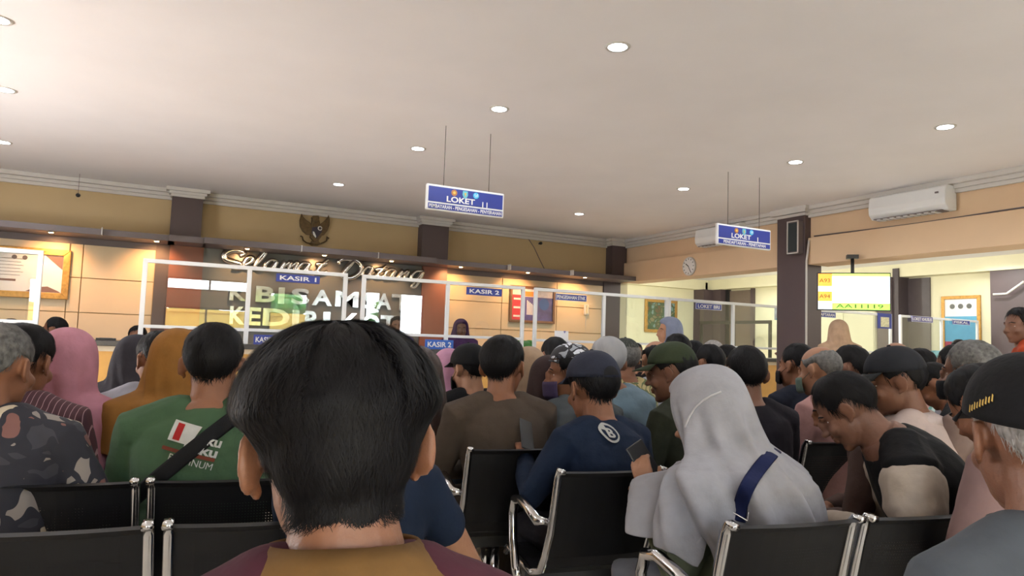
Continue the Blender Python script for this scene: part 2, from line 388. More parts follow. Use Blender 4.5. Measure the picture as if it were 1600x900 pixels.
# side room beams and posts
sbox('trim_26', XS-.35, XS, YF, YS, 3.10, H, M_cream2, 'white beam along the side room wall')
sbox('trim_27', XR+.2, XS, YS-.3, YS, 3.10, H, M_cream2, 'white beam along the far side room wall')
sbox('trim_28', 15.15, XS, YS-.45, YS, 0, 3.10, M_maroon, 'brown column in the far corner of the side room')
sbox('trim_29', XS-.45, XS-.36, 16.7, 17.0, 3.05, 3.33, M_maroon)
c = M_maroon
def wallx(name, px0, px1, z0, z1, m, d=.05, label=None):
    a = onX(px0, 500, XS).y; b = onX(px1, 500, XS).y
    return sbox(name, XS-d, XS, min(a, b), max(a, b), z0, z1, m, label)
wallx('trim_30', 1112, 1137, 0, 3.1, M_maroon, .3)
wallx('door_1', 1140, 1178, 0, 3.06, mat('brown glazed door', (.16, .12, .10), .15), .06, 'brown glazed double door in the side room')
wallx('trim_31', 1138, 1142, 0, 3.1, M_black, .12); wallx('trim_32', 1176, 1180, 0, 3.1, M_maroon, .1)
wallx('trim_33', 1390, 1412, 0, 3.1, M_maroon, .45, 'brown column of the side room'); wallx('trim_34', 1412, 1421, 0, 3.3, mat('darker brown', (.06, .045, .05), .5), .40)
wallx('door_2', 1421, 1455, 0, 3.08, mat('deep brown door', (.07, .055, .06), .4), .04, 'dark brown door in the side room')  # door in one even dark brown
wallx('trim_35', 1561, 1640, 0, 3.1, M_maroon, .3, 'brown column at the right edge of the side room')

# ------------------------------------------------------------------ outside the front (seen mirrored in the counter glass)
struct(MB().box(-25, 35, -30, YF-.2, -.15, -.1).build('ground', mat('pale forecourt paving', (.45, .43, .40), .8)), 'pale forecourt paving')
tag(MB().box(-4, 6, -8.4, -8.2, -.1, 1.9).box(-4, 6, -8.45, -8.15, 1.9, 2.0).build('garden_wall', mat('yellow wall paint', (.8, .55, .12), .7)), 'low yellow garden wall outside the entrance', 'wall')
def bush(x, y, z, r, nm=''):
    mb = MB()
    for _ in range(26):
        a = random.uniform(0, 6.28); q = random.uniform(0, r); zz = random.uniform(.3, 1)*z; s = random.uniform(.25, .5)*r
        mb.ell((q*math.cos(a), q*math.sin(a), zz), (s, s, s*.7), n=7, m=5)
    mb.sweep([(0, 0, -.1), (0, 0, z*.5)], .08, n=8)
    return tag(mb.build('shrub', M_leaf, loc=(x, y, 0)), 'leafy green shrub outside the glazed front, %s' % nm, 'shrub', 'shrubs outside')
for x, y, z, r, nm in ((1.2, -9.6, 2.4, .9, 'smaller one behind the yellow wall'), (4.4, -10, 2.6, 1.0, 'larger one behind the yellow wall'), (7.4, -7.0, 2.4, .55, 'slim one beyond the wall end'), (13.2, -8, 3.2, 1.2, 'tallest one far to the right')): bush(x, y, z, r, nm)

# ------------------------------------------------------------------ ceiling lamps
def downlight(x, y, z, power, label, col=(.93, .96, 1)):
    power *= 1.3
    e = empty('downlight', (x, y, z), label, 'ceiling light', 'round recessed ceiling downlights')
    rg = MB(); n = 28
    for i in range(n):
        a = 2*math.pi*i/n; b = 2*math.pi*(i+1)/n
        p = lambda r, h, t: (r*math.cos(t), r*math.sin(t), h)
        rg.add([p(.062, -.004, a), p(.084, -.010, a), p(.092, 0, a), p(.062, -.004, b), p(.084, -.010, b), p(.092, 0, b)], [(0, 1, 4, 3), (1, 2, 5, 4)])
    rg.build('trim_ring', M_white, e, smooth=True)
    MB().disc((0, 0, -.006), .066, .004).build('lamp_face', mat('lit lamp face', (.93, .97, 1.0), emit=26), e)
    l = add_light('downlight_lamp', 'SPOT', (0, 0, -.03), power, col, .06, None, 165, .5); l.parent = e
    return e
LX = [('first', 'left'), ('second', 'left')]
for (px, py), nm in zip([(965, 73), (780, 170), (653, 232), (529, 288)], ['nearest', 'second nearest', 'third nearest', 'farthest']):
    p = onZ(px, py, H); downlight(p.x, p.y, H, 26, 'round ceiling downlight, %s of the middle line running to the eagle' % nm)
for (px, py), nm in zip([(1477, 198), (1243, 253), (1068, 295), (905, 334)], ['nearest', 'second nearest', 'third nearest', 'farthest']):
    p = onZ(px, py, H); downlight(p.x, p.y, H, 26, 'round ceiling downlight, %s of the right-hand line near the peach beam' % nm)
for (px, py), nm in zip([(-3, 30), (8, 140), (5, 222)], ['nearest', 'middle one', 'farthest']):
    p = onZ(px, py, H); downlight(p.x, p.y, H, 26, 'round ceiling downlight, %s of the line at the left photo edge' % nm)
for px, py, nm in ((1171, 425, 'over the brown glazed door'), (1535, 393, 'near the gold framed poster')):
    p = onZ(px, py, H); downlight(p.x, p.y, H, 60, 'round ceiling downlight of the side room, %s' % nm, (.98, 1, .93))
# two more of the same rows above and behind the viewer
for x, y, nm in ((-1.1, 2.2, 'above the left seats'), (2.9, 1.8, 'straight above the nearest seats'), (6.4, 2.0, 'above the right seats'), (2.9, -.8, 'behind the viewer'), (6.4, -.8, 'behind the viewer to the right')):
    e = downlight(x, y, H, 26, 'round ceiling downlight '+nm)
for x, y in ((12, 13.5), (12, 9), (12, 3)): add_light('side_room_fill', 'POINT', (x, y, 2.9), 170, (1, 1, .9), .2)  # added point lights without fittings, brightening the side room and far ceiling
for px, py, nm in ((80, 362, 'above the certificate'), (245, 376, 'next to the left pilaster'), (390, 385, 'above the letter S of the script'), (512, 396, 'below the eagle'), (623, 404, 'above the end of the script'), (722, 416, 'right of the lettering'), (827, 425, 'above the red notice board'), (922, 432, 'near the corner column')):
    p = onZ(px, py, ZS); p.y = max(YB-.55, min(p.y, YB-.12))
    e = empty('soffit_spotlight', (p.x, p.y, ZS), 'small warm soffit spotlight %s' % nm, 'spotlight', 'warm spotlights in the soffit')
    MB().disc((0, 0, -.012), .045, .012, r2=.05).build('trim_ring', M_chrome, e, smooth=False)
    MB().disc((0, 0, -.016), .028, .006).build('lamp_face', mat('warm lit lamp', (1, .55, .2), emit=45), e)
    l = add_light('spotlight_lamp', 'SPOT', (0, -.0, -.03), 46, (1, .50, .20), .03, None, 110, .8); l.parent = e
    l.rotation_euler = (R(42), 0, 0)

# ------------------------------------------------------------------ lettering on the slate panel
def chrome_stroke(zp, w):
    pts = []
    P = [Vector((340+x/4.848, 375+y/4.848)) for x, y in zp]
    for i in range(len(P)-1):                                # Catmull-Rom
        p0 = P[max(i-1, 0)]; p1 = P[i]; p2 = P[i+1]; p3 = P[min(i+2, len(P)-1)]
        for k in range(6):
            t = k/6; pts.append(.5*((2*p1)+(p2-p0)*t+(2*p0-5*p1+4*p2-p3)*t*t+(3*p1-p0-3*p2+p3)*t**3))
    pts.append(P[-1]); W3 = [onY(p.x, p.y, YB-.14) for p in pts]
    n = len(W3); rad = [(w*(.55+.45*math.sin(math.pi*(i+.5)/n)), .03) for i in range(n)]
    return W3, rad
SCR = {'S': [[(170, 118), (205, 100), (160, 80), (100, 82), (55, 108), (62, 145), (125, 168), (178, 185), (170, 212), (120, 212)]],
 'e': [[(205, 190), (255, 165), (268, 135), (235, 132), (203, 165), (200, 200), (232, 215), (275, 200)]],
 'l': [[(275, 205), (335, 140), (362, 98), (345, 100), (300, 160), (282, 205), (300, 222), (330, 210)]],
 'a': [[(450, 158), (405, 150), (362, 185), (368, 222), (405, 215), (450, 160), (432, 205), (440, 226), (465, 215)]],
 'm': [[(462, 232), (510, 165), (480, 225)], [(495, 205), (555, 165), (530, 232)], [(542, 210), (605, 168), (585, 225), (600, 238)]],
 'a2': [[(695, 178), (650, 172), (612, 205), (618, 238), (655, 228), (697, 180), (680, 222), (690, 242), (712, 232)]],
 't': [[(835, 145), (790, 190), (755, 235), (790, 252), (830, 235)], [(745, 182), (790, 182), (828, 176)]],
 'D': [[(925, 185), (920, 158), (965, 140), (1040, 148), (1090, 190), (1075, 245), (1015, 285), (950, 280), (930, 262)], [(1030, 160), (985, 205), (940, 265)]],
 'a3': [[(1172, 208), (1130, 205), (1100, 240), (1105, 272), (1140, 262), (1175, 210), (1155, 255), (1165, 278), (1190, 268)]],
 't2': [[(1280, 190), (1240, 230), (1205, 268), (1232, 282), (1262, 268)], [(1195, 222), (1240, 220), (1285, 215)]],
 'a4': [[(1345, 225), (1305, 222), (1270, 258), (1275, 288), (1310, 280), (1348, 228), (1328, 270), (1338, 292), (1358, 284)]],
 'n': [[(1352, 292), (1400, 232), (1372, 290)], [(1390, 262), (1445, 232), (1418, 285), (1432, 300), (1455, 290)]],
 'g': [[(1552, 236), (1505, 235), (1468, 270), (1475, 300), (1515, 290), (1555, 238), (1530, 300), (1495, 352), (1465, 352), (1490, 318)]]}
for k, strokes in SCR.items():
    mb = MB()
    for st in strokes:
        w3, rad = chrome_stroke(st, .052 if k in 'SD' else .040); mb.sweep(w3, [(b, a) for a, b in rad], side=(0, 1, 0), n=8)
    ch = k[0]; wd = 'Selamat' if k in ('S', 'e', 'l', 'a', 'm', 'a2', 't') else 'Datang'
    pos = {'a': 'first', 'a2': 'second', 'a3': 'first', 'a4': 'second'}.get(k, '')
    tag(mb.build('script_letter', M_letter, smooth=True), ('chrome script letter %s, %s %s in the word %s' % (ch, pos, ch, wd)) if pos else 'chrome script letter %s of the word %s on the slate panel' % (ch, wd), 'letter', 'chrome welcome lettering')
def block(ch, zx0, zx1, top, bot, label):
    """one big block letter between zoom columns"""
    a = onY(340+zx0/4.848, 375+top/4.848, YB-.11); b = onY(340+zx1/4.848, 375+bot/4.848, YB-.11)
    M = face_M((a.x+b.x)/2, YB-.11, (a.z+b.z)/2)
    o = text(ch, 'block_letter', M_letter, M, b.x-a.x, a.z-b.z, None, .022, .035)
    tag(o, label, 'letter', 'chrome block lettering')
sl = lambda x: x*.06
for ch, a, b, w in (('K', 95, 215, 'at the start of the upper line'), ('B', 292, 432, 'of the upper line'), ('I', 462, 502, 'after the letter B in the upper line'), ('S', 560, 692, 'before A and M in the upper line'), ('A', 718, 862, 'right before the M in the upper line'), ('M', 893, 1062, 'in the upper line between the two glass frames'), ('S', 1088, 1200, 'right after the M in the upper line'), ('A', 1202, 1312, 'before the T in the upper line'), ('T', 1318, 1470, 'ending the upper line')):
    block(ch, a, b, 330+sl(a), 458+sl(a), 'chrome block letter %s %s' % (ch, w))
for ch, a, b, w in (('K', 95, 200, 'at the start of the lower line'), ('E', 222, 322, 'of the lower line'), ('D', 345, 540, 'of the lower line'), ('I', 566, 612, 'after the D in the lower line'), ('R', 662, 772, 'of the lower line'), ('I', 800, 846, 'after the R in the lower line'), ('K', 940, 1062, 'in the right half of the lower line'), ('O', 1098, 1222, 'of the lower line'), ('T', 1232, 1345, 'of the lower line'), ('A', 1352, 1470, 'ending the lower line')):
    block(ch, a, b, 495+sl(a), 635+sl(a), 'chrome block letter %s %s' % (ch, w))

# eagle emblem on the cream wall
def zp(x, y): p = onY(440+x/11.25, 320+y/11.25, YB-.05); return (p.x, p.z)
e = empty('eagle_emblem', (0, 0, 0), 'dark bronze eagle emblem with spread wings on the cream wall', 'emblem')
def ep(name, poly, y0, y1, m): MB().prism([zp(*p) for p in poly], YB-y1, YB-y0).build(name, m, e, bevel=.004)
ep('wing', [(355, 150), (385, 215), (440, 270), (500, 310), (545, 350), (560, 470), (500, 530), (440, 520), (370, 460), (325, 370), (318, 270)], .0, .05, M_bronze)
ep('wing', [(828, 175), (850, 260), (845, 350), (810, 450), (745, 530), (680, 530), (640, 470), (655, 360), (700, 325), (760, 280), (805, 230)], .0, .05, M_bronze)
ep('body', [(530, 230), (650, 230), (675, 330), (690, 440), (700, 560), (640, 640), (560, 640), (500, 570), (520, 450), (530, 330)], .0, .07, M_bronze)
ep('head', [(515, 230), (545, 195), (640, 195), (655, 240), (640, 300), (550, 310), (545, 260)], .03, .10, M_bronze)
ep('tail', [(555, 600), (640, 600), (690, 690), (640, 715), (540, 715), (490, 690)], .0, .04, M_bronze)
ep('shield', [(530, 400), (690, 380), (700, 480), (610, 600), (520, 490)], .06, .085, mat('dark enamel', (.03, .02, .04), .4))
ep('shield_mark', [(540, 470), (565, 480), (600, 560), (590, 590), (545, 530)], .08, .095, M_paper)
rb = MB()
for c0, r0 in ((zp(665, 420), .03),):
    rb.sweep([(c0[0]+r0*math.cos(t), YB-.095, c0[1]+r0*math.sin(t)) for t in [k*.5 for k in range(13)]], .008, n=6)
rb.build('shield_ring', M_paper, e)
for sgn, pts in ((-1, [(330, 545), (370, 560), (380, 620), (440, 665), (520, 680), (590, 690)]), (1, [(835, 590), (800, 560), (790, 630), (740, 660), (670, 690), (590, 690)])):
    q = [zp(*p) for p in pts]; MB().sweep([(a, YB-.04, b) for a, b in q], [(.022, .012)]*len(q), n=8).build('ribbon', M_bronze, e, smooth=True)

# hanging plant-like pendant bulb near the left ceiling
e = empty('pendant_sensor', onY(122, 305, YB-.4), 'small dark round pendant hanging near the upper left wall', 'pendant')
MB().ell((0, 0, 0), (.03, .03, .028)).build('bulb', M_black, e, smooth=True); MB().sweep([(0, 0, .02), (0, 0, H-e.location.z)], .003, n=6).build('cord', M_taupe, e)
p = onY(845, 380, YB-.06); e = empty('wall_hook', p, 'small dark cable holder on the cream wall right of the middle column', 'cable holder'); MB().ell((0, 0, 0), (.035, .03, .03)).build('holder_cap', M_black, e, smooth=True); MB().disc((0, .02, 0), .02, .045, 'y').build('holder_base', M_taupe, e)

# ------------------------------------------------------------------ counter
CT = 1.17
CF = YC-.30
cnt = empty('service_counter', (5.5, YC, 0), 'long service counter with dark top and honey wood front', 'counter')
def cb(name, x0, x1, y0, y1, z0, z1, m, bv=.0, par=cnt):
    return MB().box(x0-5.5, x1-5.5, y0-YC, y1-YC, z0, z1).build(name, m, par, bevel=bv)
cb('counter_top', XL+.01, 15.6, CF-.05, YC+.35, CT-.055, CT, M_dark, .008)
for i, x in enumerate([XL+.02+1.37*k for k in range(15)]): cb('front_panel', x, x+1.36, CF+.03, CF+.06, .10, CT-.11, M_wood, .004)
cb('light_strip', XL+.01, 15.6, CF+.0, CF+.05, CT-.11, CT-.055, mat('pale counter moulding', (.62, .52, .38), .4))
cb('plinth', XL+.01, 15.6, CF+.06, YC+.3, 0, .10, M_black)
cb('side_body', XL+.01, 15.6, CF+.06, YC+.3, .10, CT-.06, M_taupe)
def glass_frame(xs, label, mid=None, z0=1.33, z1=2.04, posts=None):
    e = empty('glass_screen', ((xs[0]+xs[-1])/2, YC, CT), label, 'glass screen', 'glass counter screens'); cx = e.location.x; t = .022
    MB().box(xs[0]-t-cx, xs[-1]+t-cx, -t, t, z1-t-CT, z1+t-CT).build('top_rail', M_alu, e, bevel=.003)
    MB().box(xs[0]-t-cx, xs[-1]+t-cx, -t*.9, t*.9, z0-t*.8-CT, z0+t*.8-CT).build('bottom_rail', M_alu, e, bevel=.003)
    for x in xs: MB().box(x-t*1.1-cx, x+t*1.1-cx, -t*.95, t*.95, .0, z1-CT-t*.5).build('post', M_alu, e, bevel=.003)
    for a, b in zip(xs, xs[1:]): MB().box(a+t-cx, b-t-cx, -.003, .003, z0-CT+t*.5, z1-CT-t*.5).build('glass_pane', M_glass, e)
    return e
glass_frame([-3.2, -2.1, -1.0], 'white framed glass screen at the left photo edge before the certificate')
glass_frame([-.05, 1.02, 2.13], 'white framed glass screen with the first cashier sign')
glass_frame([2.36, 3.48, 4.60], 'white framed glass screen with the second cashier sign', z0=1.34)
glass_frame([4.80, 5.95, 7.12], 'white framed glass screen with the endorsement counter sign')
glass_frame([7.17, 8.5, 9.73], 'white framed glass screen left of the brown column')
glass_frame([9.98, 12.5], 'white framed glass screen below the television')
glass_frame([12.8, 14.08, 15.3], 'white framed glass screen before the gold framed poster')
def sign(name, x0, x1, z0, z1, y, body, label, m=M_blue, th=.015, tm=None, tw=.84, thh=.55, rim=True, yaw=0):
    e = empty(name, ((x0+x1)/2, y, z0), label, 'sign'); w = x1-x0; h = z1-z0
    MB().box(-w/2, w/2, -th, 0, 0, h).build('plate', m, e, bevel=.002)
    if rim:
        r = MB(); t = .006
        r.box(-w/2, w/2, -th-.003, -th+.001, 0, t).box(-w/2, w/2, -th-.003, -th+.001, h-t, h).box(-w/2, -w/2+t, -th-.003, -th+.001, 0, h).box(w/2-t, w/2, -th-.003, -th+.001, 0, h)
        r.build('rim', M_alu, e)
    text(body, 'lettering', tm or M_paper, face_M(0, -th-.001, h/2), w*tw, h*thh, e, .001, .02)
    return e
ys = YC-.03
sign('counter_sign', 1.31, 1.81, 1.905, 2.0, ys, 'KASIR 1', 'small violet-blue sign reading KASIR 1 below the chrome script', rim=False)
sign('counter_sign', 3.73, 4.25, 1.90, 2.0, ys, 'KASIR 2', 'small blue sign reading KASIR 2 on the thin rail left of the notice board', rim=False)
sign('counter_sign', 5.10, 5.62, 1.905, 2.0, ys, 'PENGESAHAN STNK', 'small blue sign reading PENGESAHAN STNK', tw=.92)
sign('counter_sign', 7.67, 8.21, 1.91, 2.01, ys, 'LOKET BRI', 'small blue sign reading LOKET BRI')
sign('counter_sign', 10.30, 10.92, 1.915, 2.01, ys, 'PENDAFTARAN', 'small blue sign reading PENDAFTARAN below the television', tw=.9)
sign('counter_sign', 13.08, 13.74, 1.945, 2.06, ys, 'LOKET KHUSUS', 'small violet sign reading LOKET KHUSUS right of the television', m=mat('violet vinyl', (.10, .09, .3), .4), tw=.9)
sign('counter_sign', 14.39, 14.97, 1.95, 2.04, ys, 'FISKAL', 'small dark blue sign reading FISKAL in front of the gold framed poster')
sign('desk_sign', 3.12, 3.50, CT+.0, CT+.12, CF+.1, 'KASIR 2', 'bright blue desk sign reading KASIR 2 standing on the counter', m=mat('bright blue vinyl', (.03, .12, .5), .4), rim=False)
sign('desk_sign', 1.08, 1.34, CT+.0, CT+.11, CF+.1, 'KASIR 1', 'blue desk sign reading KASIR 1 by the young man\'s hair', rim=False)
# papers, keypad and note stand on the counter
def stand(px, y, w, h, label, m, z=CT):
    p = onY(px, 530, y); e = empty('paper_stand', (p.x, y, z), label, 'paper stand')
    MB().box(-w/2, w/2, -.006, .006, .01, h).build('sheet', m, e); MB().box(-w/2, w/2, -.05, .04, 0, .012).build('base', M_alu, e); return e
M_notice = batik_mat('printed notice', [(.75, .76, .8), (.7, .7, .75), (.2, .2, .45), (.78, .78, .8)], 9)
stand(877, CF+.1, .22, .30, 'white printed notice standing on the counter below the wall telephone', M_notice)
for px, lab in ((58, 'post foot clamp'),):
    p = onY(px, 526, YC); tag(MB().box(-.04, .04, -.03, .03, 0, .035).build('clamp', M_black, loc=(p.x, YC-.06, CT), bevel=.004), 'small black clamp at the foot of the left screen post', 'clamp')
e = empty('card_reader', (-.36, CF+.15, CT), 'flat black device lying on the counter left of the cashier screen', 'device')
MB().box(-.09, .09, -.06, .06, 0, .022).build('housing', M_black, e, bevel=.004); MB().box(-.06, .06, -.04, .02, .022, .025).build('display', M_taupe, e)
# sheet pinned on the glass
def pinned(x0, x1, z0, z1, label, m):
    e = empty('pinned_notice', ((x0+x1)/2, YC-.03, z0), label, 'notice'); w = x1-x0; h = z1-z0
    MB().box(-w/2, w/2, -.002, .002, 0, h).build('sheet', m, e); return e
a = onY(1208, 481, YC); b = onY(1228, 501, YC)
e = pinned(a.x, b.x, b.z, a.z, 'white and light blue notice on the glass beside the brown column', mat('pale blue print', (.62, .74, .85), .5, 0, .25, 9))
MB().prism([(-.13, 0), (-.09, .05), (-.03, .02), (.04, .06), (.1, .02), (.13, .04), (.13, -.0)], -.006, -.003).build('wave_print', mat('turquoise print', (.1, .5, .65), .5), e)
a = onY(1369, 489, YC); b = onY(1391, 514, YC)
e = pinned(a.x, b.x, b.z, a.z, 'dark blue notice with a cream field below the television', M_blue)
w = b.x-a.x; h = a.z-b.z; MB().box(-w*.3, w*.3, -.006, -.003, h*.1, h*.75).build('printed_field', mat('cream print', (.6, .58, .40), .6, 0, .3, 25), e)

# ------------------------------------------------------------------ framed pictures
def framed(name, x0, x1, z0, z1, y, label, art, fw=.07, m=M_gold, axis='y'):
    """frame on a wall facing -y; axis x: facing -x, x0..x1 are then y values from far to near"""
    if axis == 'y': e = empty(name, ((x0+x1)/2, y, z0), label, 'picture')
    else: e = empty(name, (y, (x0+x1)/2, z0), label, 'picture', rz=R(-90))
    w = abs(x1-x0); h = z1-z0; f = MB()
    f.prism([(-w/2, 0), (w/2, 0), (w/2-fw, fw), (-w/2+fw, fw)], -.05, 0).prism([(-w/2, h), (w/2, h), (w/2-fw, h-fw), (-w/2+fw, h-fw)], -.05, 0)
    f.prism([(-w/2, 0), (-w/2, h), (-w/2+fw, h-fw), (-w/2+fw, fw)], -.05, 0).prism([(w/2, 0), (w/2, h), (w/2-fw, h-fw), (w/2-fw, fw)], -.05, 0)
    f.build('frame', m, e, bevel=.006)
    MB().box(-w/2+fw*.8, w/2-fw*.8, -.022, -.004, fw*.8, h-fw*.8).build('picture_sheet', art, e)
    return e, w, h
e, w, h = framed('framed_certificate', -2.55, -1.00, 1.67, 2.36, YB-.04, 'gold framed white certificate on the cream panels', M_paper, .085)
MB().prism([(w/2-.09, h-.09), (w/2-.30, h-.09), (w/2-.09, h-.28)], -.026, -.022).build('corner_shape', mat('brown print', (.22, .13, .11), .6), e)
MB().prism([(w/2-.09, .09), (w/2-.5, .09), (w/2-.4, .15), (w/2-.25, .17), (w/2-.12, .11)], -.026, -.022).build('corner_shape', MATS['brown print'], e)
MB().box(-w/2+.1, w/2-.62, -.026, -.022, .22, .25).build('printed_line', MATS['brown print'], e)
for i in range(6): MB().box(-.25-.03*(i % 3), .2+.03*(i % 2), -.025, -.022, .30+i*.045, .306+i*.045).build('printed_line', M_taupe, e)
for x in (.12, .24): MB().disc((x, -.026, h-.14), .03, .004, 'y').build('seal', M_taupe, e)
e, w, h = framed('framed_notice_board', 5.95, 6.92, 1.66, 2.345, YB-.04, 'brown framed notice with red and blue print', mat('blue violet print', (.10, .09, .25), .5, 0, .3, 7), .045, mat('brown picture frame', (.20, .10, .05), .4, .2))
MB().box(-w/2+.04, w/2-.04, -.025, -.02, h-.2, h-.04).build('header', mat('pink white print', (.7, .6, .6), .6, 0, .1, 20), e)
MB().box(-w/2+.05, -w/2+.28, -.026, -.022, .05, h-.17).build('red_column', mat('red print', (.65, .04, .06), .5), e)
for z in (.10, .26, .42): MB().box(-w/2+.08, -w/2+.22, -.03, -.025, z, z+.035).build('white_line', M_paper, e)
for i in range(5): MB().box(-.12+.03*i, -.105+.03*i, -.028, -.022, .15, .42-.02*i).build('white_line', M_paper, e)
MB().disc((.25, -.026, .36), .11, .004, 'y').build('round_print', mat('deep blue print', (.05, .12, .35), .5), e)
MB().box(-.22, .02, -.03, -.024, h-.19, h-.10).build('title_patch', mat('orange print', (.75, .25, .05), .5), e)
text('STOP', 'lettering', M_paper, face_M(-.1, -.03, h-.145), .2, .05, e, .001, .02) if False else None
e, w, h = framed('framed_painting', onY(1007, 500, YS-.02).x, onY(1057, 500, YS-.02).x, 1.72, 2.72, YS-.01, 'gold framed landscape painting on the far cream wall', batik_mat('landscape paint', [(.06, .10, .05), (.08, .16, .09), (.22, .19, .10), (.20, .30, .28), (.16, .09, .05)], 7), .09)
ya = onX(1473, 500, XS).y; yb = onX(1534, 500, XS).y
e, w, h = framed('framed_poster', yb, ya, .9, 2.63, XS-.01, 'tall gold framed poster, white blue and red, in the side room', M_paper, .07, axis='x')
MB().box(-w/2+.07, w/2-.07, -.03, -.02, h-1.0, h-.45).build('blue_field', mat('sky blue print', (.10, .35, .55), .5), e)
MB().box(-w/2+.07, w/2-.07, -.03, -.02, .1, h-1.0).build('red_field', mat('dark red print', (.30, .03, .06), .5, 0, .3, 12), e)
for x in (-.18, 0, .18): MB().disc((x, -.03, h-.23), .055, .006, 'y').build('seal', M_slate, e)
for i, z in enumerate((h-1.1, h-1.2)): MB().box(-.22, .22, -.034, -.03, z, z+.04).build('white_line', M_paper, e)
# wall telephone
p = onY(915, 484, YB-.04); e = empty('wall_telephone', (p.x, YB-.04, p.z-.1), 'cream wall telephone with hanging cord right of the notice', 'telephone')
MB().box(-.045, .045, -.05, 0, 0, .2).build('base', M_paper, e, bevel=.006); MB().box(-.02, .02, -.075, -.05, .02, .19).build('handset', M_cream2, e, bevel=.006)
MB().sweep([(0, -.03, 0), (-.015, -.03, -.15), (0, -.03, -.38), (.015, -.03, -.15), (.02, -.03, 0)], .006, n=6).build('cord', M_white, e)
# clock
p = onX(1076, 416, XR-.09); e = empty('wall_clock', (XR-.06, p.y, p.z), 'round white wall clock on the peach beam', 'clock', rz=R(-90))
MB().disc((0, -.03, 0), .165, .03, 'y', 36).build('case', M_white, e, bevel=.004)
MB().disc((0, -.034, 0), .145, .004, 'y', 36).build('dial', M_paper, e)
for k in range(12):
    M = Matrix.Rotation(R(30*k), 4, 'Y'); MB().box(-.006, .006, -.037, -.034, .115, .138, M).build('hour_mark', M_black, e)
for a, l_, w_ in ((-55, .08, .007), (150, .115, .005)):
    MB().box(-w_, w_, -.041, -.038, -.01, l_, Matrix.Rotation(R(a), 4, 'Y')).build('hand', M_black, e)
# loudspeaker on the column
p = onX(1245, 373, XR-.12); e = empty('column_speaker', (XR-.10, p.y, 2.71), 'tall dark loudspeaker in a grey frame on the brown column', 'speaker', rz=R(-90))
MB().box(-.10, .10, -.10, 0, 0, .48).build('cabinet', M_taupe, e, bevel=.006)
MB().box(-.08, .08, -.108, -.10, .03, .45).build('grille', mat('dark teal grille', (.02, .03, .035), .6), e)
fr = MB()
for x in (-.1, .085): fr.box(x, x+.015, -.115, -.1, 0, .48)
fr.box(-.1, .1, -.115, -.1, 0, .015).box(-.1, .1, -.115, -.1, .465, .48); fr.build('grille_frame', M_white, e)
# air conditioners
def aircon(y, z, w, label):
    e = empty('air_conditioner', (XR-.0, y, z), label, 'air conditioner', rz=R(-90))
    prof = [(-.0, 0), (-.16, .0), (-.22, .06), (-.23, .14), (-.21, .28), (-.17, .30), (0, .30)]
    b = MB(); n = len(prof); vs = [(-w/2, a, c) for a, c in prof]+[(w/2, a, c) for a, c in prof]
    b.add(vs, [tuple(range(n)), tuple(range(2*n-1, n-1, -1))]+[(i, i+n, (i+1) % n+n, (i+1) % n) for i in range(n)])
    b.build('casing', M_alu, e, bevel=.01)
    MB().box(-w/2+.06, w/2-.06, -.205, -.05, -.006, .004).build('air_outlet', M_taupe, e)
    for k in range(9): MB().box(-w/2+.1+k*(w-.2)/9, -w/2+.1+k*(w-.2)/9+.05, -.20, -.07, -.016, -.004).build('louvre', M_alu, e)
    MB().box(w/2-.12, w/2-.08, -.235, -.225, .2, .22).build('badge', M_taupe, e)
    return e
aircon(5.47, 3.03, 1.0, 'white split air conditioner on the wall right of the brown column')
aircon(8.75, 3.02, 1.0, 'white air conditioner partly behind the right hanging sign')

# ------------------------------------------------------------------ hanging signs
def hang_sign(x0, x1, z0, z1, y, num, sub, label, hx):
    e = empty('hanging_sign', ((x0+x1)/2, y, z0), label, 'sign', 'hanging counter signs'); w = x1-x0; h = z1-z0; cx = (x0+x1)/2
    MB().box(-w/2, w/2, -.02, .02, 0, h).build('board', M_alu, e, bevel=.012)
    MB().box(-w/2+.02, w/2-.02, -.024, -.02, .085, h-.022).build('blue_field', M_blue, e)
    MB().box(-w/2+.02, w/2-.02, -.024, -.02, .015, .068).build('blue_strip', M_blue, e)
    text('LOKET', 'lettering', M_paper, face_M(-.06, -.025, .125), w*.36, .058, e, .001, .025)
    text(num, 'numeral', M_paper, face_M(w*.24, -.025, .11), .012*len(num)+.03*(len(num)-1)+.002, .058, e, .001, .01, sp=1.6)
    text(sub, 'lettering', M_paper, face_M(0, -.025, .042), w*(.93 if len(sub) > 24 else .78), .036, e, .001, .015)
    def badge(x, col, kind):
        M_b = mat(kind, col, .4)
        if kind == 'cyan shield print': MB().prism([(x-.026, h-.03), (x+.026, h-.03), (x+.03, h-.07), (x+.018, h-.095), (x, h-.108), (x-.018, h-.095), (x-.03, h-.07)], -.028, -.024).build('crest', M_b, e)
        else: MB().disc((x, -.028, h-.062), .031, .004, 'y').build('crest', M_b, e)
    badge(-.16*w, (.45, .20, .08), 'brown crest print'); badge(-.02*w, (.15, .50, .60), 'cyan shield print'); badge(.12*w, (.08, .50, .80), 'cyan round print')
    MB().disc((-.16*w, -.031, h-.062), .014, .004, 'y').build('crest_centre', mat('gold print', (.75, .5, .1), .4), e)
    MB().prism([(-.02*w-.012, h-.05), (-.02*w+.012, h-.05), (-.02*w, h-.09)], -.031, -.027).build('crest_centre', MATS['gold print'], e)
    MB().sweep([(.12*w-.012, -.03, h-.045), (.12*w-.014, -.03, h-.062), (.12*w, -.03, h-.08), (.12*w+.004, -.03, h-.055), (.12*w+.016, -.03, h-.045), (.12*w+.016, -.03, h-.075)], .003, n=6).build('crest_centre', M_paper, e)
    for x in hx: MB().sweep([(x-cx, 0, h-.005), (x-cx, 0, H-z0)], .003, n=6).build('hanging_wire', M_black, e)
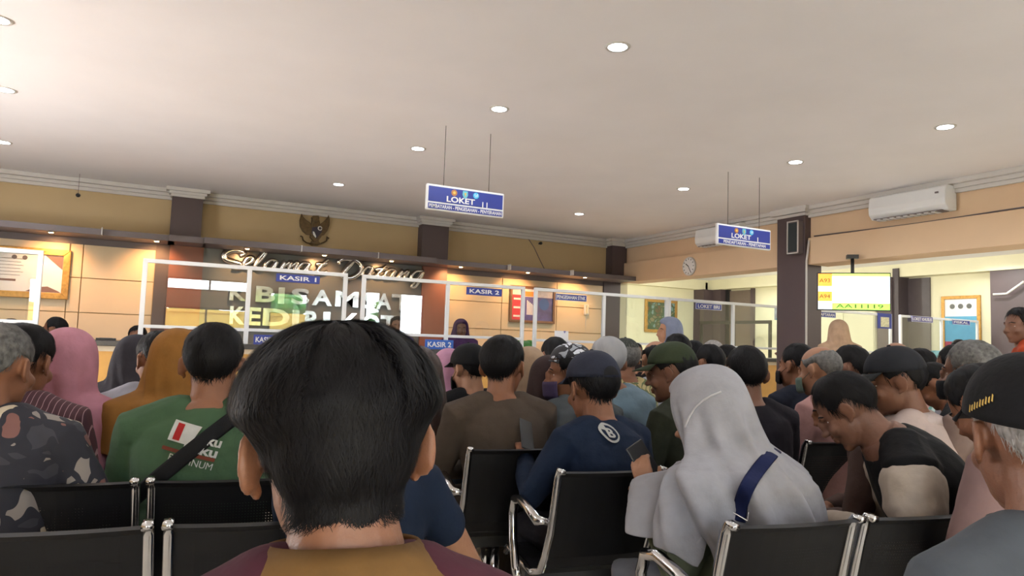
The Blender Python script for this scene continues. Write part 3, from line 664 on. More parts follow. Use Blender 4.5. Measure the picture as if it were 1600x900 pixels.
hang_sign(2.32, 3.16, 2.545, 2.80, 6.4, 'II', 'PEMBAYARAN - PENGESAHAN - PENYERAHAN', 'blue hanging sign reading LOKET II on two wires', (2.50, 2.99))
hang_sign(5.85, 6.72, 2.515, 2.765, 6.2, 'I', 'PENDAFTARAN - PENETAPAN', 'blue hanging sign reading LOKET I on two wires', (6.03, 6.54))

# ------------------------------------------------------------------ television
pc = atD(1333, 456, 9.3); yaw = math.atan2(-ray(1333, 456).x, ray(1333, 456).y)
e = empty('television', pc, 'wall television on a ceiling pole showing queue numbers on a bright screen', 'television', rz=yaw+R(8))
w = .88; h = .50
MB().box(-w/2, w/2, -.03, .03, -h/2, h/2).build('housing', M_black, e, bevel=.006)
M_scr = mat('lit white screen', (.80, .90, 1.0), .3, 0, .03, 3, emit=1.15)
sw = w/2-.012; sh = h/2-.014
MB().box(-sw, sw, -.033, -.030, -sh, sh).build('screen', M_scr, e)
def scr(name, x0, x1, z0, z1, col, em=1.0): MB().box(x0, x1, -.035, -.033, z0, z1).build(name, mat('lit %s' % name, col, .3, 0, .02, 3, emit=em), e)
scr('orange_field', -sw, -sw+.17, .07, sh, (1, .42, .05), .9); scr('orange_field', -sw, -sw+.17, -.13, .0, (1, .42, .05), .9)
scr('green_strip', -sw+.17, sw, -sh, -sh+.085, (.45, 1, .12), .8); scr('lime_strip', -sw+.17, sw, sh-.035, sh, (.75, 1, .2), .8)
for t, x, z, ww, hh in (('A93', -sw+.08, .145, .13, .05), ('A94', -sw+.08, -.065, .13, .05), ('AA11119', .07, -sh+.045, .56, .05)):
    text(t, 'numerals', mat('dark screen text', (.10, .12, .02), .5), face_M(x, -.036, z), ww, hh, e, .0008)
text('----   ----   ----', 'faint_line', mat('grey screen text', (.4, .5, .55), .5), face_M(.05, -.036, 0), .5, .006, e, .0008)
MB().sweep([(0, .05, 0), (0, .05, 2.60-pc.z)], .022, n=10).build('pole', M_black, e, smooth=True)
MB().box(-.1, .1, .03, .06, -.1, .1).build('bracket', M_black, e)
MB().box(-.07, .07, .0, .12, 2.55-pc.z, 2.60-pc.z).build('mount_plate', M_black, e)
sbox('trim_36', 7.5, XR-.04, 5.0, 7.0, 2.9, 2.9001, M_peach) if False else None

# cupboards of the side room
yy = [onX(x, 500, XS).y for x in (1302, 1340, 1388)]
e = empty('storage_cupboard', (XS-.5, (yy[0]+yy[-1])/2, 0), 'tall cream double cupboard below the television', 'cupboard')
y0 = e.location.y; Z = 2.35
MB().box(0, .48, yy[2]-y0, yy[0]-y0, 0, Z).build('body', M_cream2, e, bevel=.005)
for a, b in ((yy[2], yy[1]), (yy[1], yy[0])):
    for z0_, z1_ in ((.08, 1.22), (1.26, Z-.04)):
        d = MB().box(-.02, 0, a-y0+.02, b-y0-.02, z0_, z1_).build('door', M_cream2, e, bevel=.004)
        MB().box(-.045, -.02, (a if a == yy[1] else b)-y0+(.06 if a == yy[1] else -.09), (a if a == yy[1] else b)-y0+(.09 if a == yy[1] else -.06), z0_+.35 if z0_ > 1 else z0_+.8, z0_+.42 if z0_ > 1 else z0_+.87).build('handle', M_gold, d)
# calendar left of the cupboard
yy = [onX(x, 500, XS-.55).y for x in (1281, 1299)]
e = empty('hanging_calendar', (XS-.3, sum(yy)/2, 1.3), 'calendar with a green picture hanging in the side room left of the cupboard', 'calendar', rz=R(-90))
w = abs(yy[1]-yy[0]); MB().box(-w/2, w/2, -.01, .0, -.1, .5).build('date_sheet', M_notice, e); MB().box(-w/2, w/2, -.013, -.0, .48, .72).build('picture_sheet', mat('green print', (.35, .5, .15), .5, 0, .3, 9), e)
MB().box(-.05, .05, 0, .3, .70, .73).build('hanger', M_alu, e)
# glazed partition rails before the door
e = empty('partition_frame', (XS-1.2, 14.5, 0), 'dark metal partition rail in front of the brown glazed door', 'partition')
MB().box(-.03, .03, -1.1, 1.6, 2.0, 2.09).build('rail', M_black, e)
for y in (-1.1, .2, 1.5): MB().box(-.03, .03, y, y+.07, 0, 2.05).build('post', M_black, e)
# potted plant behind the counter
p = onY(1145, 540, 10.5)
e = empty('potted_plant', (p.x, 10.5, 0), 'spiky green potted plant in front of the brown doors', 'plant')
MB().disc((0, 0, 0), .14, .3, r2=.18).build('pot', M_white, e); MB().sweep([(0, 0, .3), (0, 0, 1.0)], .02, n=8).build('stem', M_leaf, e)
for k in range(18):
    a = k*2.4; t = random.uniform(.35, 1.1); L = random.uniform(.3, .42); d = Vector((math.cos(a)*math.cos(t), math.sin(a)*math.cos(t), math.sin(t)))
    b0 = Vector((0, 0, 1.0)); MB().sweep([b0, b0+d*L*.5+Vector((0, 0, .03)), b0+d*L-Vector((0, 0, .03))], [(.012, .004), (.022, .004), (.002, .002)], n=6).build('leaf', M_leaf, e)
# bracket arm at far right
a = onX(1552, 460, XS-.35)
wire('wall_bracket', [onX(1552, 460, XS-.4), onX(1573, 459, XS-.4), onX(1600, 440, XS-.4)], 'pale bracket arm on the right brown column', .025, M_white)

# ------------------------------------------------------------------ waiting benches
def bench(x, y, yaw, n, label, pitch=.50, arms=(0, -1), z=.8, left_end=True):
    """x, y: floor point below the first backrest; seats run along local x"""
    e = empty('waiting_bench', (x, y, 0), label, 'bench', 'black and chrome waiting benches', rz=yaw); hw = .198
    k = z/.8
    for i in range(n):
        cx = i*pitch
        # backrest panel with a curved top
        pts = [(.02, .455), (-.015, .50), (-.055, .60), (-.09, .70), (-.115, .775), (-.135, .797), (-.155, .795)]
        b = MB(); vs = []; m = 8
        for s_ in (0, 1):
            for yv, zv in pts:
                for j in range(m+1):
                    u = -1+2*j/m; vs.append((cx+u*hw, yv-.012*(1-u*u)*1.5-s_*.008, zv*k if zv > .5 else zv))
        L = len(pts); fs = []
        for j in range(m):
            for q in range(L-1):
                a = q*(m+1)+j; fs.append((a, a+1, a+m+2, a+m+1)); o_ = L*(m+1); fs.append((a+o_, a+m+1+o_, a+m+2+o_, a+1+o_))
        o_ = L*(m+1)
        for j in range(m):
            fs.append((j, j+o_, j+1+o_, j+1)); t0 = (L-1)*(m+1)+j; fs.append((t0, t0+1, t0+1+o_, t0+o_))
        for q in range(L-1):
            a = q*(m+1); fs.append((a, a+m+1, a+m+1+o_, a+o_)); a += m; fs.append((a, a+o_, a+m+1+o_, a+m+1))
        b.add(vs, fs).build('backrest', M_perf, e, smooth=False)
        sp = [(.02, .452), (.05, .425), (.12, .415), (.25, .42), (.38, .435), (.43, .43), (.45, .40)]
        b = MB()
        for q in range(len(sp)-1):
            (a0, b0), (a1, b1) = sp[q], sp[q+1]
            vs = [(cx-hw, a0, b0), (cx+hw, a0, b0), (cx+hw, a1, b1), (cx-hw, a1, b1)]; vs += [(p_[0], p_[1], p_[2]-.008) for p_ in vs]
            b.add(vs, [(0, 1, 2, 3), (7, 6, 5, 4), (0, 4, 5, 1), (1, 5, 6, 2), (2, 6, 7, 3), (3, 7, 4, 0)])
        b.build('seat', M_perf, e)
        for sx in (-1, 1):
            xx = cx+sx*(hw+.010)
            P = [(xx, -.162, .797*k), (xx, -.135, .803*k), (xx, -.118, .775*k), (xx, -.06, .60), (xx, -.01, .50), (xx, .03, .44), (xx, .12, .405), (xx, .25, .41), (xx, .40, .428), (xx, .45, .39)]
            MB().sweep(P, [(.013, .009)]*2+[(.013, .015)]*8, side=(1, 0, 0), n=8, power=4).build('side_rail', M_chrome, e, smooth=True)
    W_ = (n-1)*pitch
    MB().box(-.22, W_+.22, .16, .24, .335, .395).build('support_beam', M_black, e, bevel=.006)
    for xx in (-.02, W_+.02):
        MB().sweep([(xx, .20, .34), (xx, .20, .06)], .028, n=10).build('leg', M_chrome, e, smooth=True)
        MB().sweep([(xx, -.10, .03), (xx, .05, .055), (xx, .20, .065), (xx, .35, .055), (xx, .50, .03)], [(.022, .014)]*5, side=(1, 0, 0), n=8).build('foot', M_chrome, e, smooth=True)
    for a in arms:
        i = a if a >= 0 else n-1; xx = (-(hw+.05)) if i == 0 and a >= 0 else W_+hw+.05
        P = [(xx+(.04 if xx < 0 else -.04), -.045, .635), (xx, -.03, .64), (xx, .06, .66), (xx, .16, .675), (xx, .235, .66), (xx, .26, .60), (xx, .245, .50), (xx, .20, .40), (xx, .17, .37)]
        MB().limb(P, [.013, .021, .02, .02, .02, .019, .018, .018, .018], n=10).build('armrest', M_chrome, e, smooth=True)
    return e
YAW = R(-9)

# ------------------------------------------------------------------ people
def bez(a, b, c, t): return a*(1-t)**2+b*2*t*(1-t)+c*t*t
def hand(mb, w, d, nrm, side, curl=.5, s=1.0):
    """palm and five bent fingers; w wrist, d forearm direction, nrm towards the palm side, side the thumb side"""
    w = Vector(w); d = Vector(d).normalized(); nrm = Vector(nrm); nrm = (nrm-d*nrm.dot(d)).normalized(); sd = Vector(side); sd = (sd-d*sd.dot(d)-nrm*sd.dot(nrm)).normalized()
    mb.limb([w-d*.02, w+d*.03*s, w+d*.085*s], [(.024*s, .018*s), (.036*s, .015*s), (.039*s, .013*s)], side=sd, n=10)
    for i, (o, L) in enumerate(((.028, .072), (.009, .08), (-.010, .075), (-.028, .06))):
        p = w+d*.085*s+sd*o*s; q = p; pts = [p]
        for k in range(3):
            ang = curl*(k+.6); dd = d*math.cos(ang)+nrm*math.sin(ang); q = q+dd*L*s*(.42, .33, .25)[k]; pts.append(q)
        mb.limb(pts, [.0095*s, .009*s, .008*s, .007*s], n=8)
    t = w+d*.025*s+sd*.03*s
    mb.limb([t, t+(d*.6+sd*.6+nrm*.3).normalized()*.035*s, t+(d*.9+sd*.45+nrm*.5).normalized()*.065*s], [.012*s, .010*s, .008*s], n=8)
def ell_pt(az, el, c, r):
    return Vector((c[0]+r[0]*math.cos(el)*math.sin(az), c[1]+r[1]*math.cos(el)*math.cos(az), c[2]+r[2]*math.sin(el)))
SK_C = (0, -.012, .040); SK_R = (.079, .098, .092)
def ang_d(a, b): d = abs(a-b) % (2*math.pi); return min(d, 2*math.pi-d)
def hairline(az, style):
    a = abs((az+math.pi) % (2*math.pi)-math.pi)                # 0 front .. pi back
    front, sideb, ear, back = R(42), R(-8), R(6), R(-52)
    if style == 'bald': return R(-50) if False else (R(70) if a < R(70) else (R(50) if a < R(100) else R(26)))
    k = [(0, front), (R(48), R(30)), (R(66), sideb), (R(82), R(0)), (R(100), ear), (R(118), R(-22)), (R(140), R(-44)), (math.pi, back)]
    for (a0, e0), (a1, e1) in zip(k, k[1:]):
        if a <= a1: t = (a-a0)/(a1-a0); t = t*t*(3-2*t); return e0+(e1-e0)*t
    return back
def hair_cap(Mh, parent, m, thick=.014, style='short', strands=500, sl=.035, sw=.0022, seed=0, thf=None, crown=R(72)):
    rnd = random.Random(seed)
    if thf is None:
        def thf(az, el):
            a = abs((az+math.pi) % (2*math.pi)-math.pi); hl = hairline(az, style)
            t = min(1, max(0, (el-hl)/R(45))); return .002+thick*(t**.7)
    N, K = 48, 22; vs = []; fs = []
    lo = lambda az: hairline(az, style) if style != 'bald' else R(-48) if abs((az+math.pi) % (2*math.pi)-math.pi) > R(75) else R(24)
    hi = lambda az: R(90)
    if style == 'bald':
        def hi(az):
            a = abs((az+math.pi) % (2*math.pi)-math.pi)
            return R(20) if a < R(70) else R(20)+R(30)*min(1, (a-R(70))/R(60))
    for j in range(K+1):
        for i in range(N):
            az = 2*math.pi*i/N; l0 = lo(az)
            if style == 'bald': l0 = min(hairline(az, 'short'), R(20))
            el = l0+(hi(az)-l0)*j/K
            t = thf(az, el) if style != 'bald' else .001+.008*math.sin(math.pi*j/K)
            t += .0016*math.sin(az*17+el*9)+.0012*math.sin(az*31+el*4)
            if j == 0: t = -.006
            if style == 'bald' and (j == K): t = -.004
            vs.append(Mh @ ell_pt(az, el, SK_C, tuple(r+t for r in SK_R)))
    for j in range(K):
        for i in range(N):
            a = j*N+i; b = j*N+(i+1) % N; fs.append((a, b, b+N, a+N))
    o = MB().add(vs, fs).build('hair', m, parent, smooth=True)
    if strands and style != 'bald':
        sv = []; sf = []
        for _ in range(strands):
            az = rnd.uniform(0, 2*math.pi); hl = hairline(az, style); u = rnd.random()
            el = hl+(R(88)-hl)*(1-(1-u)**.6 if False else u)
            if rnd.random() > math.cos(el)+.15: continue
            L = sl*rnd.uniform(.6, 1.3); n = 4; az1 = az; el1 = el; lift = rnd.uniform(.000, .004)
            swirl = rnd.uniform(-.5, .5)
            prev = []
            for k in range(n+1):
                t = thf(az1, max(el1, hl-.1))+lift*(.4+.9*k/n)
                p = ell_pt(az1, el1, SK_C, tuple(r+t for r in SK_R))
                wd = sw*(1-.75*k/n); sd = Vector((math.cos(az1), -math.sin(az1), 0))
                sv += [Mh @ (p-sd*wd), Mh @ (p+sd*wd)]
                el1 -= L/n/(SK_R[2]+t); az1 += swirl*L/n/SK_R[0]
            b0 = len(sv)-2*(n+1)
            for k in range(n): sf.append((b0+2*k, b0+2*k+1, b0+2*k+3, b0+2*k+2))
        MB().add(sv, sf).build('hair_strands', m, o, smooth=True)
    return o
def cap_hat(Mh, parent, m, brim=0, brim_m=None, grow=.022, low=R(4), front=R(14), strapgap=False, badge=None, logo=None, brim_len=.075):
    N, K = 40, 12; vs = []; fs = []
    for j in range(K+1):
        for i in range(N):
            az = 2*math.pi*i/N; a = abs((az-brim+math.pi) % (2*math.pi)-math.pi)
            l0 = low+(front-low)*(.5+.5*math.cos(a)); el = l0+(R(90)-l0)*j/K
            g = grow+(.006*math.sin(math.pi*j/K)); 
            p = ell_pt(az, el, SK_C, (SK_R[0]+g, SK_R[1]+g, SK_R[2]+g+.006)); vs.append(Mh @ p)
    for j in range(K):
        for i in range(N):
            a = j*N+i; b = j*N+(i+1) % N; fs.append((a, b, b+N, a+N))
    o = MB().add(vs, fs).build('cap', m, parent, smooth=True)
    sd = o.modifiers.new('thickness', 'SOLIDIFY'); sd.thickness = .004
    # brim
    vs = []; fs = []; n = 12
    for r_ in range(4):
        for i in range(n+1):
            u = -1+2*i/n; az = brim+u*R(58); p = ell_pt(az, front*.9, SK_C, (SK_R[0]+grow, SK_R[1]+grow, SK_R[2]+grow))
            d = Vector((math.sin(brim), math.cos(brim), -.22)); q = p+d*(brim_len*(1-.55*u*u)*r_/3)*1.0; q.z -= .012*u*u*r_/3*1.5; vs.append(Mh @ q)
    for r_ in range(3):
        for i in range(n): a = r_*(n+1)+i; fs.append((a, a+1, a+n+2, a+n+1))
    b = MB().add(vs, fs).build('cap_brim', brim_m or m, o, smooth=True); sd = b.modifiers.new('thickness', 'SOLIDIFY'); sd.thickness = .004
    tp = ell_pt(0, R(90), SK_C, (SK_R[0], SK_R[1], SK_R[2]+grow+.008)); MB().ell((0, 0, 0), (.008, .008, .005), n=10, m=6, M=Mh @ Matrix.Translation(tp)).build('cap_button', m, o, smooth=True)
    if strapgap:
        q = MB(); az0 = brim+math.pi; pts = []
        for k in range(13):
            t = math.pi*k/12; pts.append(Mh @ ell_pt(az0+R(19)*math.cos(t), low+R(4)+R(17)*math.sin(t), SK_C, tuple(r+grow+.0075 for r in SK_R)))
        c0 = Mh @ ell_pt(az0, low+R(9), SK_C, tuple(r+grow+.0095 for r in SK_R)); q.add(pts+[c0], [(k, k+1, 13) for k in range(12)]+[(12, 0, 13)]); q.build('cap_opening', M_hair, o, smooth=True)
    if logo:
        q = MB()
        for k in range(9):
            a0 = logo[0]+R(2.6)*k; e0 = low+R(22)+R(2.2)*k*logo[1]; g = grow+.009
            p0 = ell_pt(a0, e0, SK_C, tuple(r+g for r in SK_R)); p1 = ell_pt(a0+R(1.4), e0+R(.6), SK_C, tuple(r+g for r in SK_R)); p2 = ell_pt(a0+R(1.6), e0+R(6.5)-R(2)*(k % 2), SK_C, tuple(r+g for r in SK_R)); p3 = ell_pt(a0+R(.3), e0+R(5.5), SK_C, tuple(r+g for r in SK_R))
            q.add([Mh @ p for p in (p0, p1, p2, p3)], [(0, 1, 2, 3)])
        q.build('cap_embroidery', mat('gold thread', (.55, .36, .06), .5), o)
    return o
def head_parts(mb, Mh, face=True, ear=1.0):
    ear *= .86
    E = lambda c, r, rot=None, n=18, m=12: mb.ell(c, r, rot, n, m, M=Mh)
    E(SK_C, SK_R, n=28, m=18)
    E((0, .022, -.018), (.067, .070, .088)); E((0, .030, -.062), (.052, .056, .046)); E((0, .066, -.092), (.024, .022, .018))
    if face:
        E((0, .083, .034), (.046, .014, .012)); E((0, .098, .002), (.010, .014, .030), (R(-14), 0, 0)); E((0, .110, -.018), (.014, .014, .012))
        for s in (-1, 1):
            E((s*.012, .100, -.022), (.009, .011, .008)); E((s*.040, .062, -.022), (.024, .028, .024))
        E((0, .090, -.048), (.024, .011, .006)); E((0, .089, -.060), (.021, .011, .007))
    for s in (-1, 1):
        E((s*.086, -.008, .010), (.0075, .023*ear, .034*ear), (R(-10), 0, s*R(24)), 14, 12)
        pts = []
        for k in range(9):
            t = R(-70)+R(300)*k/8*.9; y_ = .021*ear*math.cos(t+R(90)); z_ = .034*ear*math.sin(t+R(90)); pts.append(Mh @ Vector((s*(.089-.42*y_+.0), -.008+y_*1.0, .010+z_)))
        mb.limb(pts, [.0056]*9, n=8)
        E((s*.082, .002, -.020), (.006, .009, .010), None, 10, 8)
def person(px, py, D, label, top, hair='short', skin=None, yaw=0, head=(0, 0, 0), lean=(0, .05), sit=True, hs=1.06, sw=.185, bulk=1.0, hairm=None, sleeve='long', bottom=None,
           vox=.0085, arms=None, trous=None, cap=None, mask=None, hij=None, face=True, base_z=None, bulge=.05, strands=400, topvox=None, fold=.016, collar=None, nk=.100, hidehands=False, ear=1.0, sz=None, thick=.014, hi=None, group=None, hp=.5, hairfn=None, nolegs=False, sl=.035, strw=.0022):
    """one person: px, py, D place the centre of the head; yaw turns the body, head = (yaw, pitch, roll) turns the head on it"""
    skin = skin or M_skinD
    Hw = atD(px, py, D); by = YAW+R(yaw); Rb = Matrix.Rotation(by, 3, 'Z')
    off = Rb @ Vector((lean[0], lean[1], 0)); root = Vector((Hw.x-off.x, Hw.y-off.y, 0 if base_z is None else base_z))
    e = empty('person', root, label, 'person', group, rz=by)
    Hl = Vector((lean[0], lean[1], Hw.z-root.z))
    Mh = Matrix.Translation(Hl) @ Matrix.Rotation(R(head[0]), 4, 'Z') @ Matrix.Rotation(R(head[1]), 4, 'X') @ Matrix.Rotation(R(head[2]), 4, 'Y') @ Matrix.Scale(hs, 4)
    hz = hp if sit else .93
    Pv = Vector((0, 0, hz)); Nk = Mh @ Vector((0, -.035, -nk)); Nk = Nk+Vector((0, 0, -.01))
    mid = (Pv+Nk)/2+Vector((0, -bulge, .04)); sp = [bez(Pv, mid, Nk, t) for t in [k/10 for k in range(11)]]
    side = (1, 0, 0); bk = bulk
    tr = [(.165, .125), (.168, .128), (.162, .122), (.160, .118), (.165, .118), (.172, .120), (.178, .120), (.180, .114), (.172, .102), (.130, .085), (.072, .064)]
    tr = [(a*bk, b*bk) for a, b in tr]
    body = MB(); body.sweep(sp, tr, side=side, n=24)
    body.ell(Pv, (.165*bk, .13*bk, .10))
    cl = MB(); g = .016
    top_i = 9.55
    csp = [Pv+Vector((0, .0, -.04))]+sp[:-1]+[sp[9]*.55+sp[10]*.45]
    ctr = [(tr[0][0]+g+.004, tr[0][1]+g)]+[(a+g, b+g) for a, b in tr[:9]]+[(tr[9][0]+g*.5, tr[9][1]+g*.6)]+[((tr[9][0]+tr[10][0])/2+.004, (tr[9][1]+tr[10][1])/2+.006)]
    cl.sweep(csp, ctr, side=side, n=28)
    S_ = bez(Pv, mid, Nk, .855)
    neck0 = Mh @ Vector((0, -.022, -.03)); body.limb([neck0, (neck0+Nk)/2+Vector((0, -.004, 0)), Nk, sp[9]], [(.056*hs, .060*hs), (.055*hs, .058*hs), (.062*hs, .062*hs), (.085, .07)], side=side, n=18)
    head_parts(body, Mh, face, ear)
    arms = arms or {}
    wr = {}
    for s in (-1, 1):
        sh = S_+Vector((s*sw, 0, -.005)); A = arms.get(s, {})
        el = Vector(A['el']) if 'el' in A else sh+Vector((s*.055, .06, -.27)); wri = Vector(A['wr']) if 'wr' in A else (Vector((s*.09, .27, hz+.14)) if sit else el+Vector((-s*.08, .2, .02)))
        body.limb([sh+Vector((-s*.04, 0, .0)), sh+(el-sh)*.15, (sh+el)/2, el, (el*.6+wri*.4), wri], [.058*bk, .055*bk, .047, .040, .040, .026], n=14)
        up = [S_+Vector((s*sw*.45, 0, .022 if not hij else .0)), sh+Vector((0, 0, .0))+(el-sh)*.06, (sh+el)/2]; ur = [.070*bk, .074*bk, .063*bk]
        if sleeve == 'long': up += [el, el*.5+wri*.5, wri-(wri-el).normalized()*.025]; ur += [.056, .050, .036]
        elif sleeve == 'mid': up += [el]; ur += [.062]
        else: up[2] = sh+(el-sh)*(.62 if sleeve == 'short' else .40); ur[2] = .066*bk
        cl.limb(up, ur, n=16)
        hd = A.get('hd') or (wri-el); nn = A.get('n') or (0, 0, -1); hand(body, wri, hd, nn, A.get('sd') or (-s, 0, 0), A.get('curl', .45)); wr[s] = wri
    # legs
    tb = MB(); tm = trous or fabric('charcoal trousers', (.03, .03, .035))
    kn = {}
    for s in (-1, 1):
        hp_ = Pv+Vector((s*.09, .0, -.0))
        if sit:
            k_ = Vector((s*.13, .37, hz-.01)); an = Vector((s*.13, .32, .09)); toe = Vector((s*.14, .44, .045))
        else:
            k_ = Vector((s*.10, .03, .50)); an = Vector((s*.10, .0, .09)); toe = Vector((s*.11, .15, .04))
        L = arms.get('leg%d' % s)
        if L: k_, an = Vector(L[0]), Vector(L[1]); toe = an+Vector((0, .14, -.05))
        if not nolegs:
            body.limb([hp_, (hp_+k_)/2, k_, (k_*.6+an*.4), an], [.085, .072, .055, .052, .036], n=14); body.limb([an, (an+toe)/2+Vector((0, 0, -.012)), toe], [(.036, .036), (.04, .03), (.042, .022)], side=side, n=12)
            tb.limb([hp_, (hp_+k_)/2, k_, (k_*.6+an*.4), an+Vector((0, 0, .02))], [.102, .09, .073, .070, .058], n=16)
            MB().limb([an+Vector((0, -.035, -.045)), (an+toe)/2+Vector((0, 0, -.025)), toe+Vector((0, .015, -.012))], [(.036, .032), (.044, .034), (.046, .026)], side=side, n=12).build('shoe', M_shoe, e, smooth=True)
    tb.ell(Pv, (.17*bk+.005, .14*bk, .105)) 
    bo = body.build('body', skin, e); remesh(bo, vox, 2)
    to = cl.build('shirt' if not hij else 'blouse', top, e); remesh(to, topvox or vox*1.2, 3, fold, .13)
    if not nolegs: remesh(tb.build('trousers', tm, e), vox*1.3, 2, .012, .1)
    if face:
        for s in (-1, 1):
            ey = MB().ell((s*.031, .0645, .012), (.013, .0105, .0075), n=12, m=8, M=Mh).build('eye', M_eye, e, smooth=True)
            MB().ell((s*.031, .0735, .012), (.0055, .0025, .0055), n=10, m=6, M=Mh).build('iris', M_iris, ey, smooth=True)
            MB().sweep([Mh @ Vector((s*.014, .092, .036)), Mh @ Vector((s*.032, .086, .041)), Mh @ Vector((s*.050, .072, .035))], [.0035, .0045, .002], n=6).build('eyebrow', M_hair, e, smooth=True)
    ho = None
    if not hij:
        hm = hairm or M_hair
        if hair != 'none': ho = hair_cap(Mh, e, hm, thick, hair, strands, seed=int(px), thf=hairfn, sl=sl, sw=strw)
        if cap: cap_hat(Mh, e, **cap)
    else: hijab(e, Mh, Hl, S_, hij, bv=BVHTree.FromPolygons([Vector(v) for v in cl.v], cl.f), **(hi or {}))
    if mask:
        vs = []; fs = []; n = 12
        for j in range(6):
            for i in range(n+1):
                u = -1+2*i/n; az = u*R(62); zz = -.016-.078*j/5
                rr = .116+(.010*math.exp(-(u*3)**2))-(.010 if j == 5 else 0)-(.004 if j == 0 else 0); vs.append(Mh @ Vector((rr*.72*math.sin(az)*1.02, rr*math.cos(az)*1.0+.004, zz)))
        for j in range(5):
            for i in range(n): a = j*(n+1)+i; fs.append((a, a+1, a+n+2, a+n+1))
        mk = MB().add(vs, fs).build('face_mask', mask, e, smooth=True); sd = mk.modifiers.new('thickness', 'SOLIDIFY'); sd.thickness = .003
        for s in (-1, 1): MB().sweep([Mh @ Vector((s*.073, .055, -.03)), Mh @ Vector((s*.088, .0, .006)), Mh @ Vector((s*.092, -.02, -.01))], .0015, n=5).build('ear_loop', mask, mk)
    if collar:
        q = MB(); N = 26; vs = []; fs = []; c0 = (sp[9]*.35+sp[10]*.65); upv = (Mh @ Vector((0, -.03, -.06))-sp[9]).normalized()
        rows = collar.get('rows', [(.074, .072, .038), (.082, .080, .018), (.100, .094, -.016)]); r1 = []
        for rx, ry, hh in rows:
            for i in range(N): a = 2*math.pi*i/N; r_ = 1+.03*math.sin(3*a+1); vs.append(c0+Vector((rx*r_*math.sin(a), ry*r_*math.cos(a), 0))+upv*(hh+.012*math.cos(a)*-1))
        for j in range(len(rows)-1):
            for i in range(N): a = j*N+i; b = j*N+(i+1) % N; fs.append((a, b, b+N, a+N))
        co = q.add(vs, fs).build('collar', collar['m'], e, smooth=True); sd = co.modifiers.new('thickness', 'SOLIDIFY'); sd.thickness = .006; sd.offset = 1
    e['hw'] = 0; del e['hw']
    return dict(bv=BVHTree.FromPolygons([Vector(v) for v in cl.v], cl.f), e=e, Mh=Mh, S=S_, sp=sp, tr=tr, wr=wr, to=to, Pv=Pv, rz=by, Hl=Hl)
